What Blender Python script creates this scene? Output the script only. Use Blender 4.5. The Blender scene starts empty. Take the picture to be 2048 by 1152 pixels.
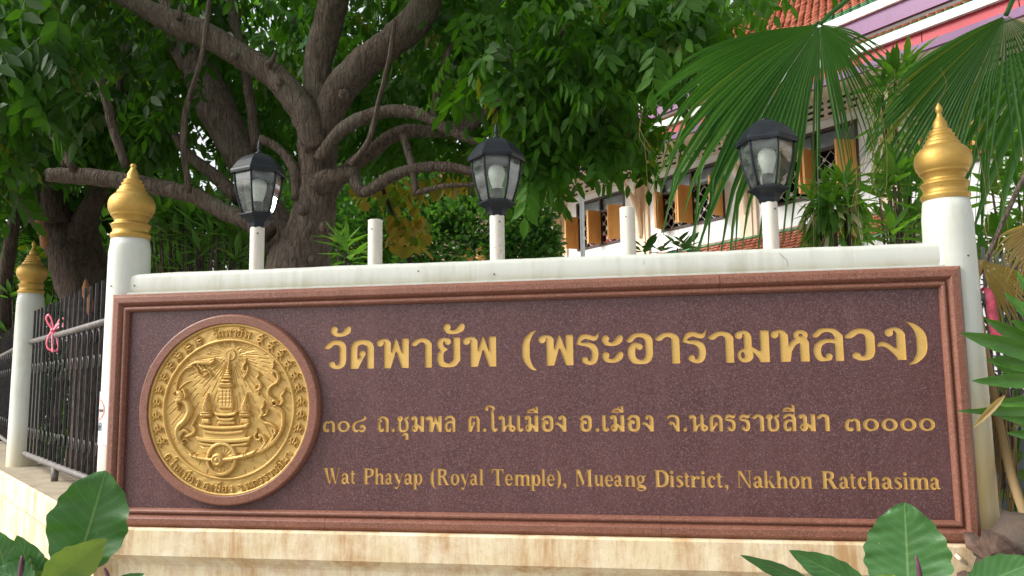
import bpy, bmesh, math, random
import numpy as np
from mathutils import Vector, Matrix
from mathutils.geometry import tessellate_polygon
R_ = math.radians
random.seed(7); RNG = np.random.default_rng(7)
SC = bpy.context.scene
COL = SC.collection

# ------------------------------------------------------------------ camera
F_PX, YAW, PITCH, ROLL = 1600.0, -0.17256, 0.11454, -0.01319
CAM = np.array([0.6686, -3.5, 0.11065])
_c, _s = math.cos, math.sin
_F = np.array([_s(YAW)*_c(PITCH), _c(YAW)*_c(PITCH), _s(PITCH)])
_R0 = np.array([_c(YAW), -_s(YAW), 0.0]); _U0 = np.cross(_R0, _F)
_R = _R0*_c(ROLL)+_U0*_s(ROLL); _U = -_R0*_s(ROLL)+_U0*_c(ROLL)
cam = bpy.data.cameras.new('camera'); camo = bpy.data.objects.new('camera', cam); COL.objects.link(camo)
cam.sensor_width = 36; cam.lens = F_PX/2048*36; cam.clip_start = 0.05; cam.clip_end = 2000
camo.matrix_world = Matrix(((_R[0], _U[0], -_F[0], CAM[0]), (_R[1], _U[1], -_F[1], CAM[1]), (_R[2], _U[2], -_F[2], CAM[2]), (0, 0, 0, 1)))
SC.camera = camo

# ------------------------------------------------------------------ light
SUN_EL, SUN_AZ = R_(39), R_(252)      # azimuth clockwise from +Y: high in the west, grazing the sign
w = bpy.data.worlds.new('World'); SC.world = w; w.use_nodes = True
nt = w.node_tree; nt.nodes.clear()
sky = nt.nodes.new('ShaderNodeTexSky'); sky.sky_type = 'NISHITA'; sky.sun_disc = False
sky.sun_elevation = SUN_EL; sky.sun_rotation = SUN_AZ; sky.air_density = 1.0; sky.dust_density = 4.0
hs = nt.nodes.new('ShaderNodeHueSaturation'); hs.inputs['Saturation'].default_value = 0.22
bg = nt.nodes.new('ShaderNodeBackground'); bg.inputs['Strength'].default_value = 0.15
wo = nt.nodes.new('ShaderNodeOutputWorld')
nt.links.new(sky.outputs[0], hs.inputs['Color']); nt.links.new(hs.outputs[0], bg.inputs[0]); nt.links.new(bg.outputs[0], wo.inputs[0])
sl = bpy.data.lights.new('sun', 'SUN'); sl.energy = 1.5; sl.angle = R_(24); sl.color = (1, 0.95, 0.88)
so = bpy.data.objects.new('sun', sl); COL.objects.link(so)
_sd = Vector((math.sin(SUN_AZ)*math.cos(SUN_EL), math.cos(SUN_AZ)*math.cos(SUN_EL), math.sin(SUN_EL)))
so.rotation_euler = _sd.to_track_quat('Z', 'Y').to_euler()
SC.view_settings.view_transform = 'Standard'; SC.view_settings.look = 'None'
SC.view_settings.exposure = 1.0; SC.view_settings.gamma = 1; SC.view_settings.use_curve_mapping = False

# ------------------------------------------------------------------ placing: photo measurement -> point in the place
def ray(px, py): return _F*F_PX + _R*(px-1024) - _U*(py-576)
def at(px, py, Y): d = ray(px, py); return CAM + d*((Y-CAM[1])/d[1])
def atz(px, py, z): d = ray(px, py); return CAM + d*((z-CAM[2])/d[2])
def pxm(P): return F_PX/float((np.asarray(P)-CAM)@_F)       # pixels per metre there
def proj(P):
    V = np.asarray(P)-CAM; z = V@_F
    return 1024+F_PX*(V@_R)/z, 576-F_PX*(V@_U)/z
GROUND = -1.5

# ------------------------------------------------------------------ objects
def tagset(o, label=None, cat=None, group=None, kind=None):
    if label: o['label'] = label
    if cat: o['category'] = cat
    if group: o['group'] = group
    if kind: o['kind'] = kind
    return o
def thing(name, label, cat, loc=(0, 0, 0), group=None):
    o = bpy.data.objects.new(name, None); o.empty_display_size = .1; COL.objects.link(o)
    o.location = [float(v) for v in loc]
    return tagset(o, label, cat, group)
def origin(o):
    p = np.zeros(3)
    while o is not None: p += np.array(o.location); o = o.parent
    return p
def mesh(name, v, f, m=None, parent=None, smooth=False, uv=None, rnd=None, local=False, kind=None):
    """vertices in world coordinates (all roots are unrotated when built)"""
    v = np.asarray(v, float).reshape(-1, 3)
    if parent is not None and not local: v = v - origin(parent)
    me = bpy.data.meshes.new(name)
    if isinstance(f, np.ndarray):
        nf, k = f.shape
        me.vertices.add(len(v)); me.vertices.foreach_set('co', v.ravel())
        me.loops.add(nf*k); me.loops.foreach_set('vertex_index', f.ravel().astype(np.int32))
        me.polygons.add(nf); me.polygons.foreach_set('loop_start', np.arange(0, nf*k, k, dtype=np.int32))
        me.update(calc_edges=True)
    else:
        me.from_pydata([tuple(a) for a in v], [], f)
    if smooth: me.polygons.foreach_set('use_smooth', np.ones(len(me.polygons), bool))
    if uv is not None:
        l = me.uv_layers.new(name='uv'); idx = np.zeros(len(me.loops), np.int32); me.loops.foreach_get('vertex_index', idx)
        l.data.foreach_set('uv', np.asarray(uv, np.float32)[idx].ravel())
    if rnd is not None:
        a = me.attributes.new('rnd', 'FLOAT', 'FACE'); a.data.foreach_set('value', np.asarray(rnd, np.float32))
    if m: me.materials.append(m)
    me.validate(); me.update()
    o = bpy.data.objects.new(name, me); COL.objects.link(o)
    if parent is not None: o.parent = parent
    if kind: o['kind'] = kind
    return o
class MB:
    def __init__(s): s.v = []; s.f = []
    def add(s, v, f):
        n = len(s.v); s.v += [tuple(map(float, a)) for a in v]; s.f += [tuple(int(i)+n for i in q) for q in f]; return s
    def box(s, a, b):
        (x0, y0, z0), (x1, y1, z1) = a, b
        v = [(x, y, z) for x in (x0, x1) for y in (y0, y1) for z in (z0, z1)]
        return s.add(v, [(0, 1, 3, 2), (4, 6, 7, 5), (0, 4, 5, 1), (2, 3, 7, 6), (0, 2, 6, 4), (1, 5, 7, 3)])
    def obox(s, c, ax, ay, az, hx, hy, hz):
        c = np.asarray(c, float); v = [c+ax*i*hx+ay*j*hy+az*k*hz for i in (-1, 1) for j in (-1, 1) for k in (-1, 1)]
        return s.add(v, [(0, 1, 3, 2), (4, 6, 7, 5), (0, 4, 5, 1), (2, 3, 7, 6), (0, 2, 6, 4), (1, 5, 7, 3)])
    def tube(s, pts, rad, n=8, cap=True, wob=0.0):
        pts = np.asarray(pts, float); m = len(pts)
        rad = np.full(m, rad, float) if np.isscalar(rad) else np.asarray(rad, float)
        T = np.gradient(pts, axis=0); T /= np.linalg.norm(T, axis=1)[:, None]+1e-12
        up = np.array([0, 0, 1.]) if abs(T[0][2]) < .9 else np.array([1., 0, 0])
        N = np.cross(T[0], up); N /= np.linalg.norm(N); v = []
        for i in range(m):
            N = N - T[i]*(N@T[i]); N /= np.linalg.norm(N); B = np.cross(T[i], N)
            for k in range(n):
                a = 2*math.pi*k/n; r = rad[i]*(1+wob*math.sin(3*a+i*.7)*math.sin(i*1.3+k))
                v.append(pts[i]+(N*math.cos(a)+B*math.sin(a))*r)
        f = [(i*n+k, i*n+(k+1) % n, (i+1)*n+(k+1) % n, (i+1)*n+k) for i in range(m-1) for k in range(n)]
        if cap: f += [tuple(range(n))[::-1], tuple(range((m-1)*n, m*n))]
        return s.add(v, f)
    def lathe(s, prof, c=(0, 0, 0), n=32, rot=0.0):
        v = []
        for (r, z) in prof:
            for k in range(n):
                a = 2*math.pi*k/n+rot; v.append((c[0]+r*math.cos(a), c[1]+r*math.sin(a), c[2]+z))
        m = len(prof)
        f = [(i*n+k, i*n+(k+1) % n, (i+1)*n+(k+1) % n, (i+1)*n+k) for i in range(m-1) for k in range(n)]
        f += [tuple(range(n))[::-1], tuple(range((m-1)*n, m*n))]
        return s.add(v, f)
    def build(s, name, m, parent=None, smooth=False, bevel=0, kind=None):
        o = mesh(name, s.v, s.f, m, parent, smooth, kind=kind)
        if bevel:
            bm = bmesh.new(); bm.from_mesh(o.data)
            bmesh.ops.bevel(bm, geom=[e for e in bm.edges if e.calc_face_angle(0) > .5], offset=bevel, segments=2, affect='EDGES', profile=.6)
            bm.to_mesh(o.data); bm.free()
        return o
def autosmooth(o, ang=35):
    me = o.data; bm = bmesh.new(); bm.from_mesh(me)
    for e in bm.edges: e.smooth = e.calc_face_angle(0) < R_(ang)
    for f in bm.faces: f.smooth = True
    bm.to_mesh(me); bm.free(); return o
def spline(P, n=6):
    """Catmull-Rom through rows of P"""
    P = np.asarray(P, float)
    if len(P) < 3: return np.array([P[0]*(1-t)+P[-1]*t for t in np.linspace(0, 1, n+1)])
    Q = np.vstack([2*P[0]-P[1], P, 2*P[-1]-P[-2]]); out = []
    for i in range(1, len(Q)-2):
        for t in np.arange(n)/n:
            a, b, c, d = Q[i-1], Q[i], Q[i+1], Q[i+2]
            out.append(.5*(2*b+(c-a)*t+(2*a-5*b+4*c-d)*t*t+(3*b-a-3*c+d)*t**3))
    out.append(P[-1]); return np.array(out)

# ------------------------------------------------------------------ materials
class NB:
    def __init__(s, name):
        s.m = bpy.data.materials.new(name); s.m.use_nodes = True; s.t = s.m.node_tree; s.t.nodes.clear()
        s.out = s.n('ShaderNodeOutputMaterial')
    def n(s, typ, **kw):
        nd = s.t.nodes.new(typ)
        for k, v in kw.items(): setattr(nd, k, v)
        return nd
    def l(s, a, b): s.t.links.new(a, b)
    def put(s, sock, v):
        if hasattr(v, 'is_linked') or hasattr(v, 'links'): s.l(v, sock)
        elif isinstance(v, (tuple, list)) and len(v) == 3 and sock.type == 'RGBA': sock.default_value = (*v, 1)
        else: sock.default_value = v
    def coord(s, which='Object', scale=(1, 1, 1), rot=(0, 0, 0)):
        tc = s.n('ShaderNodeTexCoord'); mp = s.n('ShaderNodeMapping'); mp.inputs['Scale'].default_value = scale; mp.inputs['Rotation'].default_value = rot
        s.l(tc.outputs[which], mp.inputs[0]); return mp.outputs[0]
    def noise(s, co, scale, detail=4, rough=.6, dist=0):
        nd = s.n('ShaderNodeTexNoise'); nd.inputs['Scale'].default_value = scale; nd.inputs['Detail'].default_value = detail
        nd.inputs['Roughness'].default_value = rough; nd.inputs['Distortion'].default_value = dist; s.l(co, nd.inputs['Vector']); return nd.outputs['Fac']
    def voro(s, co, scale, out='Color', feature='F1'):
        nd = s.n('ShaderNodeTexVoronoi'); nd.feature = feature; nd.inputs['Scale'].default_value = scale; s.l(co, nd.inputs['Vector']); return nd.outputs[out]
    def ramp(s, fac, stops):
        nd = s.n('ShaderNodeValToRGB'); e = nd.color_ramp.elements
        for i, (p, c) in enumerate(stops):
            if i > 1: e.new(p)
            e[i].position = p; e[i].color = (*c, 1) if isinstance(c, (tuple, list)) else (c, c, c, 1)
        s.l(fac, nd.inputs[0]); return nd.outputs[0]
    def mix(s, fac, a, b, mode='MIX'):
        nd = s.n('ShaderNodeMix', data_type='RGBA', blend_type=mode); s.put(nd.inputs[0], fac); s.put(nd.inputs[6], a); s.put(nd.inputs[7], b); return nd.outputs[2]
    def math(s, op, a, b=0.0, c=0.0):
        nd = s.n('ShaderNodeMath', operation=op); s.put(nd.inputs[0], a); s.put(nd.inputs[1], b); s.put(nd.inputs[2], c); return nd.outputs[0]
    def attr(s, name, out='Fac'):
        nd = s.n('ShaderNodeAttribute', attribute_name=name); return nd.outputs[out]
    def bump(s, h, strength=.3, dist=.01):
        nd = s.n('ShaderNodeBump'); nd.inputs['Strength'].default_value = strength; nd.inputs['Distance'].default_value = dist; s.l(h, nd.inputs['Height']); return nd.outputs[0]
    def pbr(s, col, rough=.5, metal=0.0, normal=None, spec=.5, **kw):
        p = s.n('ShaderNodeBsdfPrincipled'); s.put(p.inputs['Base Color'], col); s.put(p.inputs['Roughness'], rough); s.put(p.inputs['Metallic'], metal)
        p.inputs['Specular IOR Level'].default_value = spec
        if normal is not None: s.l(normal, p.inputs['Normal'])
        for k, v in kw.items(): s.put(p.inputs[k], v)
        s.l(p.outputs[0], s.out.inputs[0]); return p
M = {}
def m_paint(name, base, dirt, amount=.5, rough=.45, lowdirt=None, lk=.9, lc=.25):
    b = NB(name); co = b.coord('Object'); n1 = b.noise(co, 3.5, 6, .65); n2 = b.noise(b.coord('Object', (14, 14, 1.6)), 1.5, 5, .6); n3 = b.noise(co, 90, 3, .7)
    f = b.ramp(b.math('MULTIPLY', n1, n2), [(.22, 0.0), (.45, amount)])
    c = b.mix(f, base, dirt)
    c = b.mix(b.ramp(n3, [(.62, 0.0), (.8, .35)]), c, dirt)
    if lowdirt:      # weathering that grows towards the foot of the thing
        sp = b.n('ShaderNodeSeparateXYZ'); ge = b.n('ShaderNodeNewGeometry'); b.l(ge.outputs['Position'], sp.inputs[0])
        mr = b.n('ShaderNodeMapRange'); b.l(sp.outputs[2], mr.inputs[0]); mr.inputs[1].default_value = lowdirt[1]; mr.inputs[2].default_value = lowdirt[2]; mr.inputs[3].default_value = 0; mr.inputs[4].default_value = 1
        c = b.mix(b.math('MULTIPLY', mr.outputs[0], b.math('ADD', b.math('MULTIPLY', n2, lk), lc)), c, lowdirt[0])
    b.pbr(c, rough, 0, b.bump(b.math('ADD', b.math('MULTIPLY', n1, 1.0), b.math('MULTIPLY', n3, .15)), .25, .006)); return b.m
M['post'] = m_paint('white_post_paint', (.60, .62, .56), (.38, .38, .27), .6, .42, ((.50, .38, .17), -.12, -.62))
M['post_stained'] = m_paint('stained_post_paint', (.60, .62, .56), (.38, .38, .27), .6, .5, ((.50, .36, .15), .30, -.25), 1.0, .35)
M['beam'] = m_paint('beam_paint', (.60, .62, .56), (.38, .38, .27), .6, .42, ((.45, .40, .22), .592, .546), 1.3, -.1)
M['rust'] = None
M['stub'] = m_paint('white_pole_paint', (.70, .67, .59), (.40, .30, .2), .6, .4)
def m_base():
    b = NB('stained_cream_paint'); co = b.coord('Object'); st = b.noise(b.coord('Object', (5, 5, .6)), 1.7, 8, .7, .4); fine = b.noise(b.coord('Object', (14, 14, 3.2)), 1.5, 8, .72, .5)
    n1 = b.noise(co, 5, 7, .7); n3 = b.noise(co, 60, 4, .7)
    c = b.mix(b.ramp(st, [(.44, 0.0), (.60, .95)]), (.68, .56, .35), (.45, .26, .11))
    c = b.mix(b.ramp(fine, [(.52, 0.0), (.74, .6)]), c, (.40, .22, .09))
    c = b.mix(b.ramp(n1, [(.42, 0.0), (.68, .65)]), c, (.83, .77, .60))
    c = b.mix(b.ramp(n3, [(.56, 0.0), (.75, .5)]), c, (.40, .27, .14))
    b.pbr(c, .68, 0, b.bump(b.math('ADD', n1, b.math('MULTIPLY', n3, .3)), .45, .008)); return b.m
M['base'] = m_base()
def m_concrete(name, c0, c1, sc=6):
    b = NB(name); co = b.coord('Object'); n1 = b.noise(co, sc, 8, .7); n2 = b.noise(co, sc*12, 4, .7)
    c = b.mix(b.ramp(n1, [(.35, 0.0), (.65, 1.0)]), c0, c1); c = b.mix(b.ramp(n2, [(.5, 0.0), (.75, .5)]), c, tuple(x*.6 for x in c0))
    b.pbr(c, .85, 0, b.bump(n2, .4, .005)); return b.m
M['ledge'] = m_concrete('weathered_ledge', (.42, .35, .25), (.25, .21, .15))
M['ground'] = m_concrete('ground_concrete', (.40, .38, .34), (.30, .28, .25), 2)
M['paving'] = m_concrete('paving', (.30, .28, .25), (.20, .19, .17), 3)
def m_granite(name, cols, speck, dark, sc, rough, big=None):
    b = NB(name); co = b.coord('Object'); v1 = b.voro(co, sc); v2 = b.voro(co, sc*2.1)
    s1 = b.n('ShaderNodeSeparateColor'); b.l(v1, s1.inputs[0]); s2 = b.n('ShaderNodeSeparateColor'); b.l(v2, s2.inputs[0])
    c = b.ramp(s1.outputs[0], [(0, cols[0]), (.5, cols[1]), (1, cols[2])])
    c = b.mix(b.ramp(s2.outputs[1], [(.89, 0.0), (.95, .6)]), c, speck)
    c = b.mix(b.ramp(s2.outputs[0], [(.74, 0.0), (.86, .6)]), c, dark)
    big_n = b.noise(co, 2.2, 5, .6); c = b.mix(b.ramp(big_n, [(.35, 0.0), (.7, .35)]), c, tuple(x*1.45 for x in cols[1]))
    run = b.noise(b.coord('Object', (7, 7, .5)), 1.3, 6, .65); c = b.mix(b.ramp(run, [(.52, 0.0), (.72, .30)]), c, tuple(x*1.5+.02 for x in cols[1])); rough = b.math('ADD', b.math('MULTIPLY', run, .35), rough-.12)
    if big: c = b.mix(b.ramp(s1.outputs[2], [(.975, 0.0), (.985, .5)]), c, big)
    b.pbr(c, rough, 0, b.bump(s2.outputs[0], .06, .002), .45); return b.m
M['granite'] = m_granite('purple_granite', ((.062, .026, .026), (.090, .038, .038), (.122, .055, .055)), (.28, .19, .19), (.030, .016, .021), 150, .30, (.22, .10, .09))
M['rose'] = m_granite('rose_granite', ((.150, .056, .034), (.195, .075, .047), (.240, .100, .066)), (.38, .25, .20), (.10, .045, .03), 170, .42)
def m_gold(name, col, dirt, rough, metal, bs=.2):
    b = NB(name); co = b.coord('Object'); n1 = b.noise(co, 9, 6, .65); n2 = b.noise(co, 70, 4, .7); n4 = b.noise(b.coord('Object', (6, 6, 60)), 3, 3, .5)
    ao = b.n('ShaderNodeAmbientOcclusion'); ao.inputs['Distance'].default_value = .02; ao.samples = 4
    c = b.mix(b.ramp(n1, [(.45, 0.0), (.75, .45)]), col, dirt)
    c = b.mix(b.ramp(n2, [(.62, 0.0), (.78, .6)]), c, tuple(x*.45 for x in dirt))
    r = b.math('ADD', b.math('MULTIPLY', n1, .25), rough-.12)
    b.pbr(c, r, metal, b.bump(b.math('ADD', b.math('MULTIPLY', n2, .5), n4), bs, .003)); return b.m
M['gold'] = m_gold('gold_finial_paint', (.52, .33, .085), (.24, .14, .04), .52, .72)
M['goldm'] = m_gold('gold_medallion_paint', (.56, .365, .115), (.33, .185, .055), .44, .4, .3)
def m_letter():
    b = NB('gold_letter_paint'); co = b.coord('Object'); n2 = b.noise(co, 220, 3, .6); n1 = b.noise(co, 12, 3, .6)
    c = b.mix(b.ramp(n2, [(.42, 0.0), (.68, .75)]), (.64, .41, .11), (.42, .24, .055)); c = b.mix(b.ramp(n1, [(.4, 0.0), (.7, .4)]), c, (.74, .50, .17))
    b.pbr(c, .5, .12, b.bump(n2, .3, .002)); return b.m
M['letter'] = m_letter()
def m_plain(name, col, rough=.5, metal=0.0, var=.25, sc=12, spec=.5, bump=.15):
    b = NB(name); co = b.coord('Object'); n1 = b.noise(co, sc, 5, .65)
    c = b.mix(b.ramp(n1, [(.35, 0.0), (.7, 1.0)]), tuple(x*(1-var) for x in col), tuple(min(1, x*(1+var)) for x in col))
    b.pbr(c, rough, metal, b.bump(n1, bump, .004), spec); return b.m
M['black'] = m_plain('black_lantern_metal', (.010, .013, .019), .42, .0, .35, 20, .3)
M['iron'] = m_plain('dark_iron', (.055, .05, .052), .5, .3, .4, 30)
M['rail'] = m_plain('grey_rail_pipe', (.13, .115, .105), .6, .1, .4, 18)
M['bulb'] = m_plain('opal_bulb', (.80, .80, .76), .3, 0, .05)
M['socket'] = m_plain('bulb_socket', (.10, .105, .11), .5, 0, .1)
def m_glass():
    b = NB('lantern_glass'); tr = b.n('ShaderNodeBsdfTransparent'); tr.inputs[0].default_value = (.86, .91, .88, 1); gl = b.n('ShaderNodeBsdfGlossy'); gl.inputs['Roughness'].default_value = .04
    df = b.n('ShaderNodeBsdfDiffuse'); df.inputs[0].default_value = (.55, .62, .58, 1)  # whitish tint; its pale diffuse also stands in for reflections on the panes
    fr = b.n('ShaderNodeFresnel'); fr.inputs[0].default_value = 1.5; ms = b.n('ShaderNodeMixShader'); ms2 = b.n('ShaderNodeMixShader')
    n = b.noise(b.coord('Object', (6, 6, 14)), 3, 4, .6); b.l(b.ramp(n, [(.35, .05), (.75, .22)]), ms2.inputs[0]); b.l(tr.outputs[0], ms2.inputs[1]); b.l(df.outputs[0], ms2.inputs[2])
    b.l(b.math('MULTIPLY', fr.outputs[0], 1.4), ms.inputs[0]); b.l(ms2.outputs[0], ms.inputs[1]); b.l(gl.outputs[0], ms.inputs[2]); b.l(ms.outputs[0], b.out.inputs[0]); return b.m
M['glass'] = m_glass()
M['windowglass'] = m_plain('grey_window_glass', (.19, .23, .25), .12, 0, .3, 1.5)
def m_bark(name, c0, c1, c2, sc=1.0):
    b = NB(name); co = b.coord('Object', (1, 1, .28)); n1 = b.noise(co, 26*sc, 8, .72, .6); n2 = b.noise(b.coord('Object'), 3.2*sc, 6, .6); n3 = b.noise(b.coord('Object', (1, 1, 3)), 30*sc, 4, .6)
    vo = b.voro(b.coord('Object', (1, 1, .22), (0, .1, 0)), 26*sc, 'Distance', 'DISTANCE_TO_EDGE')
    c = b.mix(b.ramp(n1, [(.35, 0.0), (.66, 1.0)]), c0, c1); c = b.mix(b.ramp(n2, [(.52, 0.0), (.66, .8)]), c, c2)
    c = b.mix(b.ramp(n3, [(.60, 0.0), (.72, .7)]), c, tuple(x*.4 for x in c0))
    h = b.math('ADD', b.math('MULTIPLY', n1, 1.0), b.math('MULTIPLY', b.ramp(vo, [(0, 0.0), (.12, 1.0)]), .5))
    b.pbr(c, .9, 0, b.bump(h, .9, .02), .2); return b.m
M['bark'] = m_bark('brown_bark', (.075, .055, .043), (.215, .168, .135), (.17, .15, .12))
M['bark2'] = m_bark('grey_brown_bark', (.040, .030, .024), (.12, .088, .068), (.10, .085, .07))
M['scar'] = m_plain('orange_bark_scar', (.36, .17, .085), .9, 0, .4, 20)
def m_leaf(name, c0, c1, c2=None, f2=.85, rough=.5, trans=.4):
    b = NB(name); oi = b.n('ShaderNodeObjectInfo'); r = b.math('FRACT', b.math('ADD', b.attr('rnd'), oi.outputs['Random']))
    big = b.noise(b.coord('Generated'), 5, 2, .5)
    ge = b.n('ShaderNodeNewGeometry'); pn = b.noise(ge.outputs['Position'], 1.1, 3, .5)
    c = b.mix(r, c0, c1); c = b.mix(b.ramp(pn, [(.38, 0.0), (.66, .6)]), c, tuple(min(1, x*1.5) for x in c1))
    if c2: c = b.mix(b.ramp(r, [(f2, 0.0), (min(1, f2+.03), 1.0)]), c, c2)
    p = b.pbr(c, rough, 0, None, .22)
    tl = b.n('ShaderNodeBsdfTranslucent'); tc = b.mix(1.0, c, (1.7, 1.9, .35), 'MULTIPLY'); b.l(tc, tl.inputs[0])
    ms = b.n('ShaderNodeMixShader'); ms.inputs[0].default_value = trans
    b.l(p.outputs[0], ms.inputs[1]); b.l(tl.outputs[0], ms.inputs[2]); b.l(ms.outputs[0], b.out.inputs[0]); return b.m
M['leaf'] = m_leaf('canopy_leaf', (.022, .075, .008), (.055, .145, .016), (.16, .18, .03), .96)
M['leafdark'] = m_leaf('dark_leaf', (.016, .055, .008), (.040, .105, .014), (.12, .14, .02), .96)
M['leafhedge'] = m_leaf('hedge_leaf', (.045, .13, .04), (.10, .22, .075), (.16, .25, .08), .9, .3, .4)
M['leafyellow'] = m_leaf('yellowing_leaf', (.32, .26, .06), (.42, .28, .11), (.16, .24, .05), .75, .5, .5)
M['leaflong'] = m_leaf('long_leaf', (.05, .14, .035), (.10, .21, .05), (.16, .2, .05), .92, .35)
M['leafmango'] = m_leaf('bright_leaf', (.06, .16, .035), (.12, .24, .055), (.24, .28, .07), .94, .35, .5)
M['leafwhite'] = m_leaf('dry_leaf_edge', (.42, .40, .32), (.55, .50, .42), None, .9, .7)
M['palm'] = m_leaf('palm_leaf', (.030, .10, .022), (.065, .165, .04), (.26, .22, .03), .965, .32, .3)
M['palmdry'] = m_leaf('dry_palm', (.26, .17, .09), (.38, .27, .15), None, .9, .7)
def m_bigleaf(name, c0, c1, vein, nv=9, rough=.35, yel=None):
    b = NB(name); tc = b.n('ShaderNodeTexCoord'); sp = b.n('ShaderNodeSeparateXYZ'); b.l(tc.outputs['UV'], sp.inputs[0])
    u, v = sp.outputs[0], sp.outputs[1]      # u along, v across (-1..1 stored 0..1)
    av = b.math('ABSOLUTE', b.math('SUBTRACT', b.math('MULTIPLY', v, 2.0), 1.0))
    ph = b.math('SUBTRACT', b.math('MULTIPLY', u, float(nv)), b.math('MULTIPLY', av, nv*.24))
    fr = b.math('ABSOLUTE', b.math('SUBTRACT', b.math('FRACT', ph), .5))
    side = b.ramp(fr, [(0, 1.0), (.035, 0.0)]); mid = b.ramp(av, [(0, 1.0), (.045, 0.0)])
    n = b.noise(b.coord('Object'), 28, 5, .65); nn = b.noise(b.coord('Object'), 6, 3, .5)
    c = b.mix(n, c0, c1)
    if yel: c = b.mix(b.ramp(nn, [(.42, 0.0), (.62, .8)]), c, yel)
    c = b.mix(b.ramp(b.noise(b.coord('Object'), 95, 2, .5), [(.72, 0.0), (.76, .5)]), c, (.30, .34, .2))
    sp_ = b.noise(b.coord('Object'), 13, 4, .6); c = b.mix(b.ramp(sp_, [(.70, 0.0), (.72, 1.0)]), c, (.16, .10, .05)); c = b.mix(b.ramp(nn, [(.35, 0.0), (.7, .4)]), c, tuple(x*1.5+.01 for x in c1))
    c = b.mix(b.math('MULTIPLY', side, .4), c, vein); c = b.mix(b.math('MULTIPLY', mid, .9), c, vein)
    h = b.math('SUBTRACT', b.math('MULTIPLY', b.math('SINE', b.math('MULTIPLY', ph, 6.283)), -.5), b.math('MULTIPLY', mid, 1.5))
    h = b.math('ADD', h, b.math('MULTIPLY', n, .8))
    p = b.pbr(c, rough, 0, b.bump(h, .22, .003)); tl = b.n('ShaderNodeBsdfTranslucent'); b.l(b.mix(1.0, c, (1.3, 1.5, .4), 'MULTIPLY'), tl.inputs[0])
    ms = b.n('ShaderNodeMixShader'); ms.inputs[0].default_value = .2; b.l(p.outputs[0], ms.inputs[1]); b.l(tl.outputs[0], ms.inputs[2]); b.l(ms.outputs[0], b.out.inputs[0]); return b.m
M['bigleaf'] = m_bigleaf('broad_leaf', (.026, .095, .020), (.048, .145, .034), (.14, .25, .085), 9)
M['bigleafy'] = m_bigleaf('broad_leaf_yellowing', (.07, .16, .02), (.10, .20, .03), (.20, .30, .07), 8, .4, (.19, .23, .03))
M['blade'] = m_bigleaf('blade_leaf', (.035, .12, .02), (.08, .20, .03), (.12, .24, .05), 1)
M['spadix'] = m_plain('purple_spadix', (.11, .03, .06), .5, 0, .3)
M['pink'] = m_plain('pink_ribbon', (.72, .10, .17), .35, 0, .3, 30)
M['pinkp'] = m_plain('pale_pink_cord', (.66, .17, .24), .4, 0, .5, 40)
M['wallwhite'] = m_paint('hall_white_wall', (.86, .87, .88), (.74, .74, .72), .4, .6)
M['cream'] = m_paint('hall_cream_trim', (.78, .64, .47), (.66, .53, .40), .3, .6)
M['soffit'] = m_paint('soffit_cream', (.72, .66, .54), (.5, .45, .36), .3, .6)
def m_wood():
    b = NB('shutter_wood'); n = b.noise(b.coord('Object', (8, 8, .8)), 4, 5, .6); c = b.mix(n, (.52, .24, .055), (.74, .39, .11)); b.pbr(c, .45, 0, None); return b.m
M['wood'] = m_wood()
M['frame'] = m_plain('dark_window_frame', (.055, .032, .028), .5)
M['dark'] = m_plain('interior_shade_black', (.012, .012, .014), .8)  # near-black colour standing in for the shade inside rooms and vents
M['redcloth'] = m_plain('red_orange_board', (.50, .06, .02), .7)
M['grille'] = m_plain('white_grille', (.82, .81, .80), .5, 0, .1)
M['red'] = m_paint('red_fascia', (.46, .022, .04), (.32, .02, .03), .5, .45)
M['purple'] = m_paint('purple_fascia', (.17, .065, .17), (.11, .045, .11), .5, .45)
M['white'] = m_paint('white_gutter', (.78, .78, .76), (.25, .23, .20), .75, .5)
def m_tile(name, c0, c1):
    b = NB(name); n = b.attr('rnd'); nn = b.noise(b.coord('Object'), 3, 5, .6); c = b.mix(n, c0, c1); c = b.mix(b.ramp(nn, [(.5, 0.0), (.7, .4)]), c, tuple(x*.4 for x in c0)); b.pbr(c, .5, 0, None); return b.m
M['tileo'] = m_tile('orange_tile', (.33, .09, .045), (.54, .20, .11))
M['tileg'] = m_tile('green_tile', (.03, .16, .06), (.09, .30, .12))
M['stone'] = m_concrete('palm_boot', (.10, .07, .05), (.05, .038, .03), 10)
M['bootpink'] = m_plain('palm_boot_bark', (.125, .08, .062), .85, 0, .5, 14, .3, .6)
M['sticker'] = m_plain('white_sticker', (.72, .76, .78), .4, 0, .05)
M['stickerred'] = m_plain('sticker_orange_ring', (.72, .22, .12), .4, 0, .05)
M['stickerblack'] = m_plain('sticker_black', (.02, .02, .03), .4, 0, .05)
M['rust'] = m_plain('rust_spot', (.42, .17, .05), .8, 0, .5, 90)
M['bolt'] = m_plain('bolt_rust', (.22, .17, .12), .6, .4, .5, 60)
M['lino'] = M['ledge']
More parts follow.
